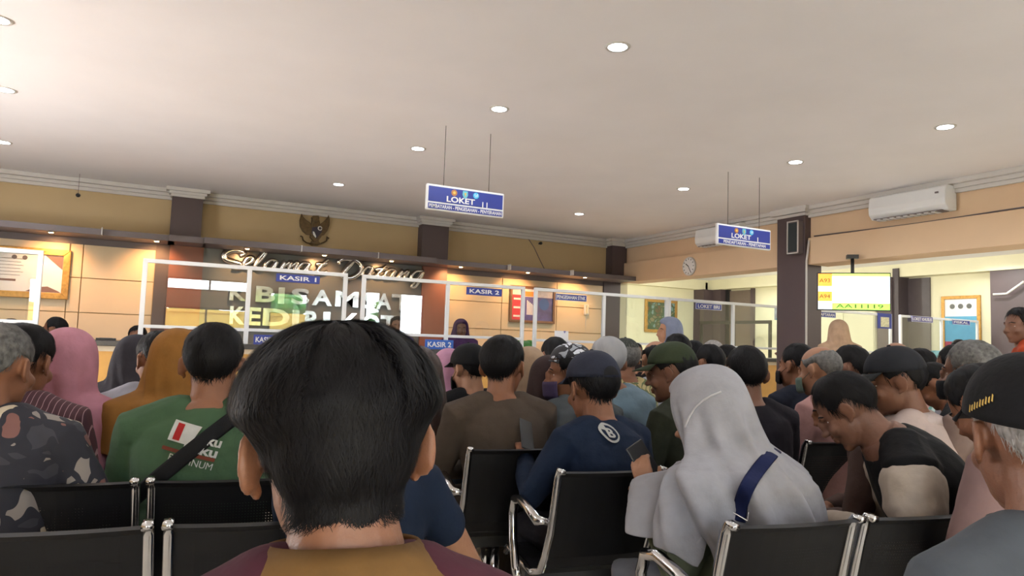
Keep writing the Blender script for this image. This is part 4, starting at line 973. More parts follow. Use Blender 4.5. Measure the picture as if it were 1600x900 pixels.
def hijab(e, Mh, Hl, S_, m, bv=None, n=56, pleat=.015, conv=.45, pad=.020, reach=.10, length=.30, wide=1.0, folds=7, amp=.05, sl=.10, backlen=0, mat2=None, seed=0, big=1.0):
    rnd = random.Random(seed); ph = [rnd.uniform(0, 6.28) for _ in range(4)]
    rows = [(.156, .008, .010), (.154, .026, .032), (.146, .048, .058), (.130, .070, .084), (.106, .088, .104), (.075, .099, .116), (.04, .104, .121), (.0, .104, .120), (-.04, .099, .114), (-.08, .093, .106), (-.115, .093, .105)]
    vs = []; fs = []; N = n
    hs = Mh.to_scale().x
    for k, (z, rx, ry) in enumerate(rows):
        for i in range(N):
            az = 2*math.pi*i/N; a = abs((az+math.pi) % (2*math.pi)-math.pi); r = 1+.010*math.sin(az*4+z*34+ph[1])+.007*math.sin(az*9-z*52+ph[2]+2*math.sin(az*2))+amp*.30*max(0, .08-z)*6*math.sin(az*folds+ph[0]+z*12)
            x = rx*math.sin(az)*r*big; y = -.010+ry*math.cos(az)*r*big
            if -.10 < z < .085:
                w = max(0, min(1, (R(56)-a)/R(10))); w = w*w*(3-2*w); y = y*(1-w)+(.050)*w
            vs.append(Mh @ Vector((x, y, z)))
    # shoulders and chest / back
    base = Mh @ Vector((0, -.02, -.105)); L = length
    sh = S_
    drp = [(.10, .118, .114, .15), (.25, .160, .138, .3), (.42, .212, .162, .55), (.62, .236, .180, .8), (.82, .248, .190, 1), (1.0, .254, .196, 1)]
    dd = []
    for (p_, q_) in zip(drp, drp[1:]): dd += [p_, tuple((a+b)/2 for a, b in zip(p_, q_))]
    drp = dd+[drp[-1]]
    for t, rx, ry, f in drp:
        c = base.lerp(Vector((sh.x, sh.y-.005, sh.z-L*.55)), t)
        R0 = []
        for i in range(N):
            az = 2*math.pi*i/N; d = Vector((math.sin(az), math.cos(az), 0)); z = c.z-(backlen*max(0, -math.cos(az))*t)
            r0 = 1/math.hypot(math.sin(az)/(rx*wide), math.cos(az)/(ry*wide)); lim = r0+reach+(.10 if t < .5 else 0)
            if bv:
                for dz_ in (.0, -.025, -.05, .02):
                    o = Vector((c.x, c.y, z+dz_)); h = bv.ray_cast(o+d*lim, -d, lim-.03)
                    if h[0] is not None: r0 = max(r0, (Vector(h[0])-o).length+pad-(.012 if dz_ else 0))
            R0.append((r0, z))
        R1 = [max(R0[(i+q) % N][0] for q in (-1, 0, 1)) for i in range(N)]
        for i in range(N):
            az = 2*math.pi*i/N; r0 = sum(R1[(i+q) % N] for q in (-2, -1, 0, 1, 2))/5
            fo = math.sin(az*folds+ph[0]+t)+.5*math.sin(az*(folds*1.7)+ph[1]+t*2)+.3*math.sin(az*(folds*2.9)+ph[2]-t*3); r = r0*(1+amp*f*max(-.35, fo))
            vs.append(Vector((c.x+math.sin(az)*r, c.y+math.cos(az)*r, R0[i][1])))
    K = len(rows)+len(drp); ja = 6; jb = len(rows)+6
    for i in range(N):                                  # cloth hangs over the nape instead of hugging it
        az = 2*math.pi*i/N; a = abs((az+math.pi) % (2*math.pi)-math.pi); w = conv*max(0, min(1, (a-R(62))/R(35)))
        A = vs[ja*N+i]; B = vs[jb*N+i]
        for j in range(ja+1, jb):
            p = vs[j*N+i]; t = min(1, max(0, (A.z-p.z)/max(1e-4, A.z-B.z))); q = A.lerp(B, t**1.15); c = Vector((Hl.x*(1-t)+S_.x*t, Hl.y*(1-t)+S_.y*t))
            if (Vector((q.x, q.y))-c).length > (Vector((p.x, p.y))-c).length: f = 1+amp*2.2*math.sin(az*folds*1.3+ph[3]+t*3); vs[j*N+i] = Vector((p.x+(q.x-p.x)*w*f, p.y+(q.y-p.y)*w*f, p.z))
    for j in range(4, K):
        for i in range(N):
            az = 2*math.pi*i/N; p = vs[j*N+i]; zz = (Mh @ Vector((0, 0, .06))).z-p.z
            if zz <= 0: continue
            A = pleat*min(1, zz/.22); a = abs((az+math.pi) % (2*math.pi)-math.pi)
            if a < R(60) and j < len(rows): continue
            q = az+.35*math.sin(zz*5+ph[0]); w_ = abs(math.sin(q*folds*.5+ph[1]))+.45*abs(math.sin(q*folds*.9+ph[2]))-.75
            d = Vector((math.sin(az), math.cos(az), 0)); vs[j*N+i] = Vector(p)+d*A*w_*1.6
    if bv:
        for k in range((len(rows)-3)*N, len(vs)):
            p = vs[k]; h = bv.ray_cast(p+Vector((0, 0, .25)), Vector((0, 0, -1)), .27)
            if h[0] is not None and h[0].z > p.z-.02: vs[k] = Vector((p.x, p.y, h[0].z+.030))
    for j in range(K-1):
        for i in range(N):
            a = j*N+i; b = j*N+(i+1) % N; fs.append((a, b, b+N, a+N))
    fs.append(tuple(range(N))[::-1])
    o = MB().add(vs, fs).build('hijab', m, e, smooth=True)
    sd = o.modifiers.new('thickness', 'SOLIDIFY'); sd.thickness = .004
    sb = o.modifiers.new('subsurf', 'SUBSURF'); sb.levels = 1; sb.render_levels = 1
    return o
def strap(P, a, b, m, w=.02, th=.003, name='shoulder_strap', out=.022, waist=-1):
    """band over the back from a to b; a, b = (x, t along the spine)"""
    pts = []; n = 16
    for k in range(n+1):
        u = k/n; x = a[0]+(b[0]-a[0])*u; t = a[1]+(b[1]-a[1])*u; i = max(0, min(9, int(t*10))); f = min(1, t*10-i); c = P['sp'][i].lerp(P['sp'][i+1], f)
        rx = P['tr'][i][0]*(1-f)+P['tr'][i+1][0]*f; ry = P['tr'][i][1]*(1-f)+P['tr'][i+1][1]*f
        q = max(0, 1-(x/(rx+out))**2)**.5; pts.append(Vector((x, c.y-(ry+out)*q*1.0, c.z)))
    mb = MB(); mb.sweep(pts, [(th, w)]*(n+1), side=(0, 1, 0), n=8)
    return mb.build(name, m, P['e'], smooth=True)
def phone(M, label, m=None):
    e = bpy.data.objects.new('smartphone', None); COL.objects.link(e); e.matrix_world = M; tag(e, label, 'phone')
    MB().box(-.037, .037, -.005, .003, -.078, .078).build('case', m or M_black, e, bevel=.004); MB().box(-.033, .033, .003, .0045, -.073, .073).build('screen', mat('phone screen', (.22, .25, .32), .15), e)
    return e

# ------------------------------------------------------------------ benches in view
def uv(u, v): a = R(9); return (u*math.cos(a)+v*math.sin(a), -u*math.sin(a)+v*math.cos(a))
def bench_uv(u, v, n, label, **k): x, y = uv(u, v); return bench(x, y, YAW, n, label, **k)
def bench_px(pxa, pya, dv, n, label, **k):
    """the top of the first left-hand post stands at pixel pxa, pya"""
    p = onZ(pxa, pya, .84); a = R(9); u = p.x*math.cos(a)-p.y*math.sin(a); v = p.x*math.sin(a)+p.y*math.cos(a)
    return bench_uv(u+k.pop('du', .21), v+.14+dv, n, label, z=.84, **k)
bench_px(262, 818, 0, 2, 'black perforated bench at the bottom left corner, nearest the viewer on the left', arms=(), du=.21-.46, pitch=.46)
bench_px(235, 750, 0, 2, 'black perforated bench right behind the man in the green shirt', arms=(-1,), du=.21-.46, pitch=.46)
bench_px(1141, 820, 0, 2, 'black perforated bench behind the woman in the pale grey hijab', arms=(0,), pitch=.46)
bench_px(875, 736, 0, 1, 'black perforated bench seat behind the man in the navy sweater', arms=(0,))
bench_px(734, 701, 0, 1, 'black perforated bench seat behind the man in the brown jacket', arms=(0,))

bench_px(170, 681, 0, 2, 'black bench behind the woman in the dusty pink hijab', arms=(), du=.21-.46, pitch=.46)
bench_px(1037, 692, 0, 2, 'black bench half hidden behind the pale grey hijab, nearer of the two', arms=(0,), du=.21-.46, pitch=.46)
bench_px(1044, 666, 0, 2, 'black bench behind the olive jacket, farther of the two by the pale grey hijab', arms=(), du=.21-.46, pitch=.46)
bench_px(1196, 660, 0, 1, 'bench with a shiny top edge behind the dark navy shirt', arms=())
bench_px(1262, 690, 0, 1, 'black bench with chrome armrest left of the bent man', arms=(0,))

# ------------------------------------------------------------------ people
F = fabric
def DY(px, py, Y): d = ray(px, py); return Y/d.y*F_PX
C_ = lambda *a: srgb(*a)
jeans = F('blue denim', C_(50, 70, 100)); blk = F('black cloth', (.012, .012, .014)); grt = F('grey trousers', C_(120, 122, 130))
navy = F('navy cotton', C_(28, 42, 66)); cream = F('cream cotton', C_(215, 200, 185)); wht = F('white cotton', C_(200, 200, 212))
# the young man right in front
def near_thick(az, el):
    a = abs((az+math.pi) % (2*math.pi)-math.pi); s = math.sin(a); hl = hairline(az, 'near')
    if el < hl: return .001
    e0 = R(-6)+R(4)*math.cos(a*2); t = min(1, max(0, (el-e0)/R(22))); t = t*t*(3-2*t)
    low = .004*min(1, (el-hl)/R(10))
    full = .014+.017*abs(s)**1.3*max(0, math.cos(el-R(22)))**2
    if a > R(150): full = .015
    fall = low+(full-low)*t
    return fall+.0015*math.sin(az*9+el*6)
_old_hl = hairline
def hairline(az, style):
    if style != 'near': return _old_hl(az, style)
    a = abs((az+math.pi) % (2*math.pi)-math.pi); k = [(0, R(35)), (R(60), R(12)), (R(84), R(-2)), (R(102), R(0)), (R(116), R(-40)), (R(135), R(-62)), (math.pi, R(-70))]
    for (a0, e0), (a1, e1) in zip(k, k[1:]):
        if a <= a1: t = (a-a0)/(a1-a0); return e0+(e1-e0)*t*t*(3-2*t)
_old_ell = ell_pt
def ell_pt(az, el, c, r):
    p = _old_ell(az, el, c, r)
    a = abs((az+math.pi) % (2*math.pi)-math.pi)
    if p.z < .02 and a > R(100) and c is SK_C:                  # hair follows the neck below the skull
        d = Vector((p.x, p.y+.022)); t = r[0]-SK_R[0]; f = math.hypot(d.x/(.057+t), d.y/(.061+t))
        if f < 1 and f > 1e-4: p.x = d.x/f; p.y = -.022+d.y/f
    return p
tan = F('tan cotton', C_(132, 98, 56)); mar = F('maroon cotton', C_(88, 44, 58))
P1 = person(529, 724, .80, 'young man with thick black hair and a tan collar, nearest, seen from behind', mar, hair='near', skin=mat('warm skin', (.215, .092, .050), .5, 0, .08, 12, .15, 140), head=(4, -3, -4.0), lean=(0, .07),
  hs=1.07, vox=.0042, topvox=.008, hairfn=near_thick, strands=16000, sl=.045, strw=.00075, face=True, ear=.96, nk=.078, collar=dict(m=tan, rows=[(.074, .076, .030), (.088, .090, .018), (.132, .120, -.022)]), sw=.165, trous=jeans)
# right edge: man in black cap and grey shirt
person(1614, 702, 1.10, 'man in a black cap with gold embroidery and a grey shirt at the right edge', F('slate grey shirt', C_(92, 98, 106)), hairm=M_hairW, skin=mat('warm dark skin', (.19, .080, .044), .5, 0, .08, 12, .15, 140), head=(-26, -4, 0), yaw=0, lean=(0, .06),
  vox=.0055, topvox=.009, cap=dict(m=blk, logo=(R(-118), -.5), grow=.020, low=R(-6)), collar=dict(m=F('slate grey collar', C_(86, 92, 100)), rows=[(.078, .078, .022), (.09, .09, .006), (.125, .112, -.03)]), sw=.19, bulk=1.08, strands=2500, sl=.014, strw=.001, thick=.006, hs=.95)
# varsity jacket man bent over his phone
varsity = person(1326, 646, 2.55, 'man in a black jacket with cream sleeves bent over his phone', blk, yaw=55, head=(-12, -38, 0), lean=(0, .33), hs=1.02, vox=.0055, bulge=.13, skin=M_skinB, strands=3000, sl=.03, strw=.0012,
  arms={1: dict(el=(.26, .14, .62), wr=(.12, .38, .66), curl=.7), -1: dict(el=(-.27, .17, .66), wr=(-.08, .42, .72), curl=.7)}, bulk=1.2, trous=F('dark blue trousers', C_(28, 32, 45)))
def sleeves(P, m, arms):
    for s, el, wr in arms:
        S_ = P['S']; sh = S_+Vector((s*.185, 0, -.005)); el = Vector(el); wr = Vector(wr)
        mb = MB(); mb.limb([sh+(el-sh)*.22, (sh+el)/2, el, el*.5+wr*.5, wr-(wr-el).normalized()*.03], [.098, .094, .078, .066, .044], n=18)
        remesh(mb.build('sleeve', m, P['e']), .008, 3, .02, .1)
sleeves(varsity, cream, [(1, (.26, .14, .62), (.12, .38, .66)), (-1, (-.27, .17, .66), (-.08, .42, .72))])
# woman in pale grey hijab
hg = F('pale grey hijab cloth', C_(176, 175, 182)); sage = F('sage green blouse', C_(128, 136, 112))
gw = person(1108, 655, 2.42, 'woman in a long pale grey hijab and sage blouse holding a phone', sage, hij=hg, yaw=24, head=(4, -20, 0), lean=(-.02, .12), hs=1.18, bulk=1.12, sw=.2, vox=.006, bulge=.10, skin=M_skinL, trous=grt,
  arms={-1: dict(el=(-.28, .06, .58), wr=(-.15, .27, .80), hd=(.1, .35, .6), n=(.8, .3, -.2), sd=(0, -.8, .5), curl=.55), 1: dict(el=(.26, .06, .66), wr=(.02, .30, .78), curl=.5)},
  hi=dict(length=.36, wide=1.12, folds=11, amp=.03, n=120, pleat=.036, backlen=.36, big=1.04, pad=.038, reach=.17, conv=.95))
# navy sweater
ns = person(925, 614, 3.08, 'man in a navy sweater and dark blue cap, round print on his back', navy, yaw=16, head=(-6, -8, 0), lean=(.03, .12), hs=1.17, vox=.006, bulge=.09, cap=dict(m=F('dark slate cap', C_(52, 56, 72)), strapgap=True, grow=.018), strands=1500,
  arms={-1: dict(el=(-.30, .10, .68), wr=(-.17, .33, .80), curl=.6), 1: dict(el=(.30, .08, .70), wr=(.06, .33, .76))}, trous=F('charcoal slacks', C_(46, 44, 50)), bulk=1.05)
# brown jacket
person(786, 580, 3.5, 'man with black hair in a brown jacket, seen from behind', F('brown jacket', C_(88, 76, 66)), head=(-38, -4, -2), yaw=2, hs=1.18, vox=.007, bulk=1.15, sw=.215, strands=3000, sl=.03, strw=.0014, thick=.018, trous=F('brown trousers', C_(70, 60, 52)),
  collar=dict(m=F('brown jacket collar', C_(78, 68, 60)), rows=[(.072, .07, .01), (.078, .078, -.005), (.10, .09, -.03)]), lean=(0, .08))
# green T-shirt
gs = person(333, 578, 2.58, 'man in a green T-shirt with printed lettering and a black shoulder strap', F('green cotton', C_(74, 102, 74)), head=(2, -4, 0), yaw=-4, hs=1.17, vox=.007, sleeve='mid', hairm=M_hair, bulk=1.24, sw=.215, strands=3000, sl=.025, strw=.0014, lean=(0, .08), trous=blk)
# mustard hijab etc. on the left
person(277, 575, 3.15, 'woman in a mustard hijab and navy blouse behind the green-shirted man', navy, hij=F('mustard hijab cloth', C_(160, 110, 52)), head=(-10, -4, 0), hs=1.14)
person(246, 568, 3.45, 'man with short black hair in a light grey shirt next to the mustard hijab', F('light grey shirt', C_(176, 176, 188)), head=(34, -6, 0), hs=1.1, bulk=1.08, lean=(.12, .1), thick=.012)
person(214, 570, 4.0, 'woman in a charcoal hijab with a floral scarf and sage blouse', sage, hij=F('charcoal hijab cloth', C_(66, 64, 72)), head=(-20, -4, 0), yaw=-8, hs=1.1, hi=dict(length=.2))
pk = person(103, 577, 3.05, 'woman in a dusty pink hijab and maroon blouse with a silver strap', F('maroon blouse', C_(74, 34, 48)), hij=F('dusty pink hijab cloth', C_(208, 145, 162)), hs=1.16, head=(0, -4, 2), hi=dict(length=.34, n=72, wide=1.0, amp=.05, backlen=.06), lean=(-.03, .06))
person(35, 574, 2.72, 'man in a maroon pinstriped shirt, between the floral shirt and the pink hijab', stripes_mat('maroon pinstripe', C_(66, 34, 42), C_(150, 120, 125), 55, .12), hs=1.14, head=(-12, -10, 0), yaw=-6, bulk=1.15, sw=.2, lean=(-.08, .12), strands=2200, vox=.007, sleeve='mid', strw=.0014)
bt = person(-4, 582, 2.22, 'man with cropped greying hair in a floral black and cream shirt at the left edge', batik_mat('floral batik', [(.012, .012, .02), (.45, .38, .28), (.16, .07, .06), (.03, .03, .04), (.22, .19, .17)], 12), hs=1.10, head=(-14, -4, 0), yaw=-6, hairm=M_hairG, bulk=1.12, sw=.2, sleeve='mid', thick=.008, lean=(-.06, .08), vox=.007,
  arms={1: dict(el=(.30, .04, .66), wr=(.14, .30, .62))}, strands=3000, sl=.012, strw=.0012)
# right of the young man's hair
lhw = person(648, 604, 3.75, 'person with long dark brown hair in a light blue denim top beside the nearest head', F('pale denim', C_(110, 130, 148)), hairm=M_hairB, hs=1.38, head=(10, -6, 0), lean=(0, .08), hair='short', thick=.022)
def long_hair(P, m, L=.30):
    Mh = P['Mh']; vs = []; fs = []; N = 40; K = 14
    for j in range(K+1):
        t = j/K
        for i in range(N):
            az = R(75)+R(210)*i/(N-1); z = .06-L*t; rx = .10+.035*t; ry = .115+.01*t-.0*t
            r = 1+.04*math.sin(i*1.7+j*.3)*t+.02*math.sin(i*.9); p = Mh @ Vector((rx*math.sin(az)*r, -.01+ry*math.cos(az)*r-.015*t, z-.03*t*math.sin(i*2.3))); vs.append(p)
    for j in range(K):
        for i in range(N-1): a = j*N+i; fs.append((a, a+1, a+N+1, a+N))
    o = MB().add(vs, fs).build('long_hair', m, P['e'], smooth=True); sd = o.modifiers.new('thickness', 'SOLIDIFY'); sd.thickness = .025; sd.offset = -1; return o
long_hair(lhw, M_hairB)
person(572, 640, 1.9, 'person in a navy T-shirt with a bare elbow, hidden behind the nearest head', navy, yaw=-12, head=(-10, -20, 0), lean=(-.02, .14), hs=1.0, sw=.15, vox=.007, sleeve='cap', skin=M_skinL, arms={1: dict(el=(.31, .16, .62), wr=(.06, .34, .66)), -1: dict(el=(-.20, .2, .68), wr=(-.05, .36, .66))}, trous=jeans, bulk=.88)
# middle rows
person(700, 582, 4.7, 'woman in a mauve pink hijab in front of the counter', F('mauve blouse', C_(160, 116, 140)), hij=F('mauve hijab cloth', C_(200, 148, 176)), hs=1.04, hi=dict(length=.34), vox=.01)
person(732, 582, 4.15, 'man in a black cap and black shirt left of the brown jacket', blk, cap=dict(m=blk, low=R(-8)), mask=blk, head=(25, -8, 0), hs=1.06, vox=.01, skin=M_skinL)
person(826, 583, 4.3, 'woman in a long beige hijab behind the brown-jacketed man', cream, hij=F('beige hijab cloth', C_(186, 158, 132)), hs=1.05, hi=dict(length=.4), head=(-20, 0, 0), vox=.01)
person(857, 602, 3.85, 'woman in a dark brown hijab right of the brown jacket', F('dark brown blouse', C_(60, 50, 50)), hij=F('dark brown hijab cloth', C_(72, 56, 56)), hs=1.05, head=(-10, -8, 0), yaw=0, hi=dict(length=.25), vox=.009)
person(890, 588, 3.65, 'man in a patterned head cloth with a violet face mask looking left', F('mid grey shirt', C_(96, 102, 106)), head=(62, -6, 0), yaw=4, hs=1.12, mask=F('violet mask cloth', C_(88, 76, 110)), vox=.006, strands=300, cap=dict(m=batik_mat('checked head cloth', [(.02, .02, .025), (.6, .62, .68), (.05, .05, .07), (.3, .32, .36)], 16), brim_len=.004, low=R(24), front=R(26), grow=.012))
person(866, 562, 5.1, 'man with dark hair partly behind the patterned head cloth', F('dull black shirt', (.03, .03, .035)), hs=1.12, vox=.011)
person(950, 572, 3.95, 'man with thick grey hair in a light blue shirt behind the navy cap', F('light blue shirt', C_(132, 156, 172)), hairm=mat('silver hair', (.30, .30, .31), .7), hs=1.08, head=(-15, -5, 0), bulk=1.1, vox=.01, thick=.02, lean=(-.12, .08))
person(975, 565, 4.7, 'man in a yellow-green batik shirt and dark grey cap near the counter', batik_mat('yellow green batik', [(.10, .12, .05), (.42, .34, .16), (.06, .09, .05), (.5, .42, .26)], 14), hairm=M_hairG, cap=dict(m=F('moss grey cap', C_(66, 70, 66)), grow=.010, low=R(0), brim_len=.004), hs=1.06, vox=.01, bulk=1.1)
person(1049, 588, 3.55, 'man in an olive cap and dark olive jacket looking left', F('dark olive jacket', C_(58, 62, 50)), head=(24, -10, 0), yaw=24, hs=1.13, cap=dict(m=F('olive cap cloth', C_(62, 72, 52)), grow=.014), vox=.0055, skin=M_skinB, bulk=1.05, lean=(-.02, .14), strands=400)
person(1024, 566, 4.85, 'balding man in a white shirt behind the olive cap', wht, hair='bald', hs=1.1, head=(-6, 0, 0), vox=.01, bulk=1.1, skin=M_skinL)
person(1057, 553, 5.5, 'man with black hair right above the olive cap', F('charcoal shirt', (.05, .05, .055)), hs=1.08, vox=.012)
person(1083, 556, 7.0, 'man with black hair far back between two taller heads', F('tan far shirt', C_(120, 100, 80)), hs=1.06, vox=.014)
person(1106, 572, 5.1, 'man with black hair above the pale grey hijab', F('dull navy shirt', C_(40, 44, 56)), hs=1.08, vox=.011, head=(20, 0, 0))
person(1113, 556, 6.6, 'grey haired person far back by the counter', F('light far shirt', C_(150, 150, 150)), hairm=M_hairW, hs=1.0, vox=.014)
person(1133, 568, 5.6, 'man with brown face turned left, left of the black polo shirt', F('brown far shirt', C_(70, 56, 50)), head=(60, 0, 0), hs=1.02, vox=.01)
person(1165, 590, 3.65, 'broad man with cropped black hair in a black polo shirt', F('black polo cotton', C_(36, 32, 40)), head=(-14, -2, 0), yaw=-4, skin=M_skinB, hs=1.17, vox=.008, bulk=1.12, sw=.2, thick=.008, strands=2500, sl=.015, strw=.0015)
person(1244, 576, 4.5, 'man in a dark navy shirt with a black mask, before the counter end', F('dark navy shirt', C_(36, 40, 54)), mask=blk, head=(16, 0, 0), hs=1.1, vox=.009, bulk=1.1, lean=(-.05, .08))
person(1280, 583, 4.0, 'balding man in a pink shirt looking left with a mask', F('pink shirt', C_(196, 150, 146)), hair='bald', hairm=M_hairG, skin=M_skinL, head=(8, -8, 0), yaw=12, hs=1.12, vox=.008, mask=F('pale green mask', C_(110, 130, 120)), bulk=1.05, lean=(0, .1))
person(1327, 580, 4.3, 'man with black hair in a black shirt right of the pink shirt', blk, head=(30, -6, 0), hs=1.08, vox=.009, skin=M_skinB)
person(1310, 640, 2.95, 'person in a brown jacket leaning forward behind the black jacket with cream sleeves', F('dull brown jacket', C_(92, 72, 66)), yaw=45, head=(0, -30, 0), lean=(0, .22), hs=.98, vox=.009, bulge=.1)
person(1398, 603, 3.1, 'man in a black baseball cap and cream hoodie looking left', F('cream hoodie', C_(205, 185, 178)), head=(30, -12, 0), yaw=24, hs=1.12, cap=dict(m=F('charcoal cap cloth', C_(42, 44, 50)), brim_m=F('charcoal brim', C_(44, 46, 48)), grow=.016, brim_len=.085), vox=.006, skin=M_skinB, lean=(0, .16), strands=400,
  collar=dict(m=F('cream hood', C_(210, 192, 186)), rows=[(.082, .08, .01), (.11, .12, -.01), (.13, .12, -.05)]))
person(1398, 566, 5.0, 'man with a shaved pale head behind the black baseball cap', F('dark far shirt', C_(50, 50, 60)), hair='none', skin=M_skinL, hs=1.05, vox=.011)
person(1434, 577, 5.0, 'man with black hair in an orange shirt near the teal scarf', F('orange shirt', C_(190, 80, 50)), head=(30, 0, 0), hs=1.02, vox=.01)
person(1461, 582, 5.0, 'woman in a teal and white patterned scarf', F('pale pink blouse', C_(180, 160, 165)), hij=batik_mat('teal patterned cloth', [(.15, .35, .36), (.45, .60, .60), (.5, .3, .3), (.25, .5, .5)], 12), hs=1.0, head=(40, 0, 0), hi=dict(length=.2), vox=.011)
person(1492, 580, 4.1, 'man with black hair in a white shirt looking left', wht, head=(12, -6, 0), yaw=14, hs=1.05, vox=.008, bulk=1.1, lean=(0, .12), mask=wht)
person(1516, 588, 3.1, 'man with greying hair, black mask and beige shirt left of the nearest cap', F('beige shirt', C_(150, 128, 120)), head=(14, -4, 0), yaw=6, hs=1.08, hairm=M_hairG, mask=blk, vox=.006, lean=(0, .1), skin=M_skinB)
person(1540, 640, 2.15, 'person in a dusty rose shirt leaning forward beside the grey shirt at the right edge', F('dusty rose shirt', C_(150, 122, 120)), yaw=10, head=(0, -40, 0), lean=(-.1, .2), hs=.95, vox=.01)
person(1462, 606, 3.7, 'person in a charcoal jacket with lowered head in front of the white shirt', F('charcoal jacket', C_(44, 46, 50)), yaw=30, head=(10, -40, 0), lean=(0, .25), hs=.9, vox=.01, hair='short')
# staff and visitors beyond the counter line
lil = F('purple uniform', C_(84, 52, 104))
person(84, 518, DY(84, 518, 9.35), 'clerk with black hair behind the counter looking left', F('grey uniform', C_(120, 110, 120)), yaw=85, head=(0, 0, 0), hs=1.12, vox=.012)
person(14, 520, DY(14, 520, 9.3), 'clerk with black hair behind the counter at the left photo edge', F('pale uniform', C_(150, 140, 140)), yaw=150, hs=1.05, vox=.012)
person(214, 531, DY(214, 531, 9.4), 'clerk with black hair, only the crown showing over the counter', F('dull uniform', C_(110, 100, 100)), yaw=180, hs=1.15, vox=.012)
person(620, 512, DY(620, 512, 9.5), 'clerk in a lilac uniform behind the screen in front of the slate panel', F('lilac uniform', C_(120, 110, 170)), yaw=176, sit=False, hp=.9, base_z=-.0, hs=1.1, vox=.012)
person(720, 516, DY(720, 516, 9.5), 'clerk in a purple hijab and purple uniform behind the counter', lil, hij=F('purple hijab cloth', C_(92, 60, 108)), yaw=176, sit=False, hs=1.1, hi=dict(length=.26), vox=.012, skin=M_skinB)
person(1045, 521, 7.8, 'woman in a pale blue-grey hijab standing at the counter, facing left', F('white far blouse', C_(190, 190, 190)), hij=F('blue grey hijab cloth', C_(138, 146, 170)), yaw=80, sit=False, hs=1.2, hi=dict(length=.28), vox=.013, skin=M_skinL)
person(1237, 514, DY(1237, 514, 9.3), 'man in a blue uniform standing by the brown column', F('blue uniform', C_(54, 96, 140)), yaw=110, sit=False, hs=1.1, vox=.012, skin=M_skinB)
person(1310, 521, 9.4, 'woman in a peach beige hijab standing below the television', F('peach blouse', C_(150, 110, 100)), hij=F('peach hijab cloth', C_(215, 180, 150)), yaw=-30, sit=False, hs=1.2, hi=dict(length=.34), vox=.013)
person(1497, 548, DY(1497, 548, 6.6), 'person in a white hooded jacket before the gold framed poster', F('white hooded jacket', C_(205, 205, 210)), sit=True, hs=1.2, hp=.6, vox=.012)
person(1592, 512, 5.6, 'man in an orange shirt standing at the right photo edge', F('bright orange shirt', C_(200, 80, 45)), yaw=40, head=(40, -4, 0), sit=False, hs=1.1, vox=.01, skin=M_skinB)
for px, py, Y, lab in ((994, 552, 8.0, 'head with black hair peering over the counter left of the bald man'), (1088, 556, 7.6, 'head with black hair low in front of the far counter')):
    person(px, py, DY(px, py, Y), lab, F('dark far jacket', C_(40, 36, 40)), hs=1.0, vox=.014, yaw=170 if px < 1000 else 0)
tag(MB().ell((0, 0, .06), (.16, .10, .09), n=20).ell((.08, .0, .1), (.09, .07, .06)).ell((-.07, 0, .09), (.09, .07, .06)).build('desk_plant', M_leaf, loc=(onY(826, 534, YC).x, YC+.12, CT), smooth=True), 'round bright green plant on the counter behind the beige hijab', 'plant')

# straps, prints and things held
strap(gs, (-.30, .22), (.12, .97), blk, .026, .004, out=.040)
strap(pk, (-.16, .86), (.20, .30), F('silver webbing', C_(150, 152, 148)), .016, .004, out=.075)
strap(ns, (-.02, .25), (.12, .80), F('dark webbing', C_(36, 38, 44)), .022, .004, out=.03)

def decal(P, o, cx, cz, rot=0, off=.013):
    """wrap a flat print (x right, y up) over the back of the top"""
    q = Matrix.Rotation(R(rot), 2)
    for v in o.data.vertices:
        w = q @ Vector((v.co.x, v.co.y)); x = cx+w.x; z = cz+w.y
        h = P['bv'].ray_cast(Vector((x, -1.2, z)), Vector((0, 1, 0)), 2)
        if h[0] is not None: v.co = Vector((x, h[0].y-off-(v.co.z*.6), z))
        else: v.co = Vector((x, -.15, z))
    o.parent = P['e']; return o
I4 = Matrix.Identity(4)
def flat(name, poly, m, n=1):
    me = bpy.data.meshes.new(name); import bmesh as _b
    bm = _b.new(); f = bm.faces.new([bm.verts.new((x, y, 0)) for x, y in poly]); _b.ops.subdivide_edges(bm, edges=bm.edges[:], cuts=n, use_grid_fill=True); _b.ops.triangulate(bm, faces=bm.faces[:]); bm.to_mesh(me); bm.free()
    me.materials.append(m); o = bpy.data.objects.new(name, me); COL.objects.link(o); return o
M_print = F('white shirt print', C_(205, 205, 200)); M_rprint = F('red shirt print', C_(170, 40, 40)); M_bprint = F('rust shirt print', C_(120, 60, 45))
zc = gs['S'].z-.035; xc = -.02; K_ = .70
for nm, poly, m, dx, dz, off in (('printed_patch', [(-.075, -.045), (-.075, .045), (.055, .045), (.03, -.045)], M_print, -.03, .03, .012), ('printed_patch', [(-.055, -.037), (-.055, .037), (-.022, .037), (-.022, -.037)], M_rprint, -.03, .03, .014), ('printed_bar', [(-.115, -.008), (-.115, .008), (.13, .008), (.13, -.008)], M_bprint, .0, -.052, .012)):
    decal(gs, flat(nm, [((x+dx)*K_, (y+dz)*K_) for x, y in poly], m, 3), xc, zc, -14, off)
for tx, w, h, dx, dz in (('aku', .10, .045, .085, .027), ('baku', .155, .045, .055, -.020), ('PLATINUM', .20, .030, .03, -.083)):
    decal(gs, text(tx, 'printed_lettering', M_print, Matrix.Translation((dx*K_, dz*K_, 0)), w*K_, h*K_, None, .001, .03 if h > .04 else .0), xc, zc, -14, .013)
bm_ = MB(); bm_.v = [(.036*math.cos(k*math.pi/12), .036*math.sin(k*math.pi/12), 0) for k in range(24)]+[(0, 0, 0)]; bm_.f = [(k, (k+1) % 24, 24) for k in range(24)]
zb = ns['S'].z+.015
decal(ns, bm_.build('round_print', M_print), -.045, zb+.02, 0, .014)
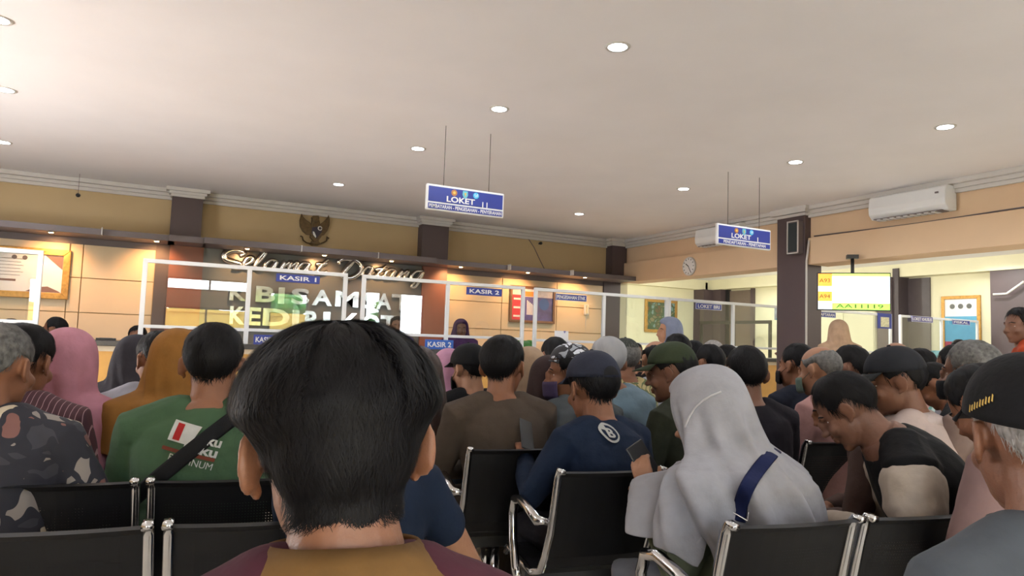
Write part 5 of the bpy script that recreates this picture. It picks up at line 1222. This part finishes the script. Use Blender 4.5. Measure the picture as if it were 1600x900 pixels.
bm_ = MB(); bm_.v = [(.027*math.cos(k*math.pi/12), .027*math.sin(k*math.pi/12), 0) for k in range(24)]+[(0, 0, 0)]; bm_.f = [(k, (k+1) % 24, 24) for k in range(24)]
decal(ns, bm_.build('round_print', navy), -.045, zb+.02, 0, .016)
decal(ns, text('B', 'printed_mark', M_print, I4, .028, .034, None, .001, .03), -.045, zb+.02, -10, .018)
# navy strap with buckle over the pale grey hijab
def strap_pts(P, pts, m, w, name, bv=None):
    mb = MB(); mb.sweep(pts, [(.003, w)]*len(pts), side=(0, 1, 0), n=8); return mb.build(name, m, P['e'], smooth=True)
# phones
def hold(P, s, lab, tilt, dz=.07, dx=0):
    w = P['wr'][s]; M = Matrix.Translation(P['e'].location) @ Matrix.Rotation(P['rz'], 4, 'Z') @ Matrix.Translation(Vector(w)+Vector((dx, .06, dz))) @ Euler(tilt).to_matrix().to_4x4()
    return phone(M, lab)
hold(gw, -1, 'dark smartphone held up by the woman in the pale grey hijab', (R(-15), R(-30), R(-20)), .085, .055)
hold(ns, -1, 'smartphone held by the man in the navy sweater', (R(-35), R(20), 0), .08, .05)
hold(varsity, 1, 'black smartphone in the hands of the man in the black and cream jacket', (R(-50), 0, 0), .05, -.06)

# bag strap of the woman in the pale grey hijab, laid over the cloth
hj = [c for c in gw['e'].children if c.name.startswith('hijab')][0]
bvh = BVHTree.FromPolygons([v.co.copy() for v in hj.data.vertices], [tuple(p.vertices) for p in hj.data.polygons])
inv = (Matrix.Translation(gw['e'].location) @ Matrix.Rotation(gw['rz'], 4, 'Z')).inverted(); eye = inv @ Vector((0, 0, HC)); pts = []
for k in range(15):
    u = k/14; tgt = inv @ atD(1212-58*u-14*math.sin(u*3.1), 702+112*u, 2.6); h = bvh.ray_cast(eye, (tgt-eye).normalized())
    if h[0] is not None: pts.append(h[0]+(eye-h[0]).normalized()*.010)
if len(pts) > 2:
    sd_ = (pts[-1]-pts[0]).cross(eye-pts[0]).normalized()
    st = MB().sweep(pts, [(.021, .003)]*len(pts), side=sd_, n=8).build('bag_strap', F('navy webbing', C_(30, 40, 84)), gw['e'], smooth=True)
    c0 = pts[-3]; d = (pts[-1]-pts[-3]).normalized(); up = sd_
    cs = [c0+up*.026+d*.016, c0-up*.026+d*.016, c0-up*.026-d*.016, c0+up*.026-d*.016, c0+up*.026+d*.016]; cs = [c+(eye-c).normalized()*.006 for c in cs]
    MB().sweep(cs, .003, n=6).build('strap_buckle', M_chrome, st)

pts = []
for x, y in ((1127, 612), (1112, 618), (1098, 626), (1086, 637), (1077, 651), (1070, 668)):
    tgt = inv @ atD(x, y, 2.4); h = bvh.ray_cast(eye, (tgt-eye).normalized())
    if h[0] is not None: pts.append(h[0]+(eye-h[0]).normalized()*.004)
if len(pts) > 2: MB().sweep(pts, .0035, n=6).build('hijab_seam', F('light seam', C_(215, 212, 216)), hj, smooth=True)
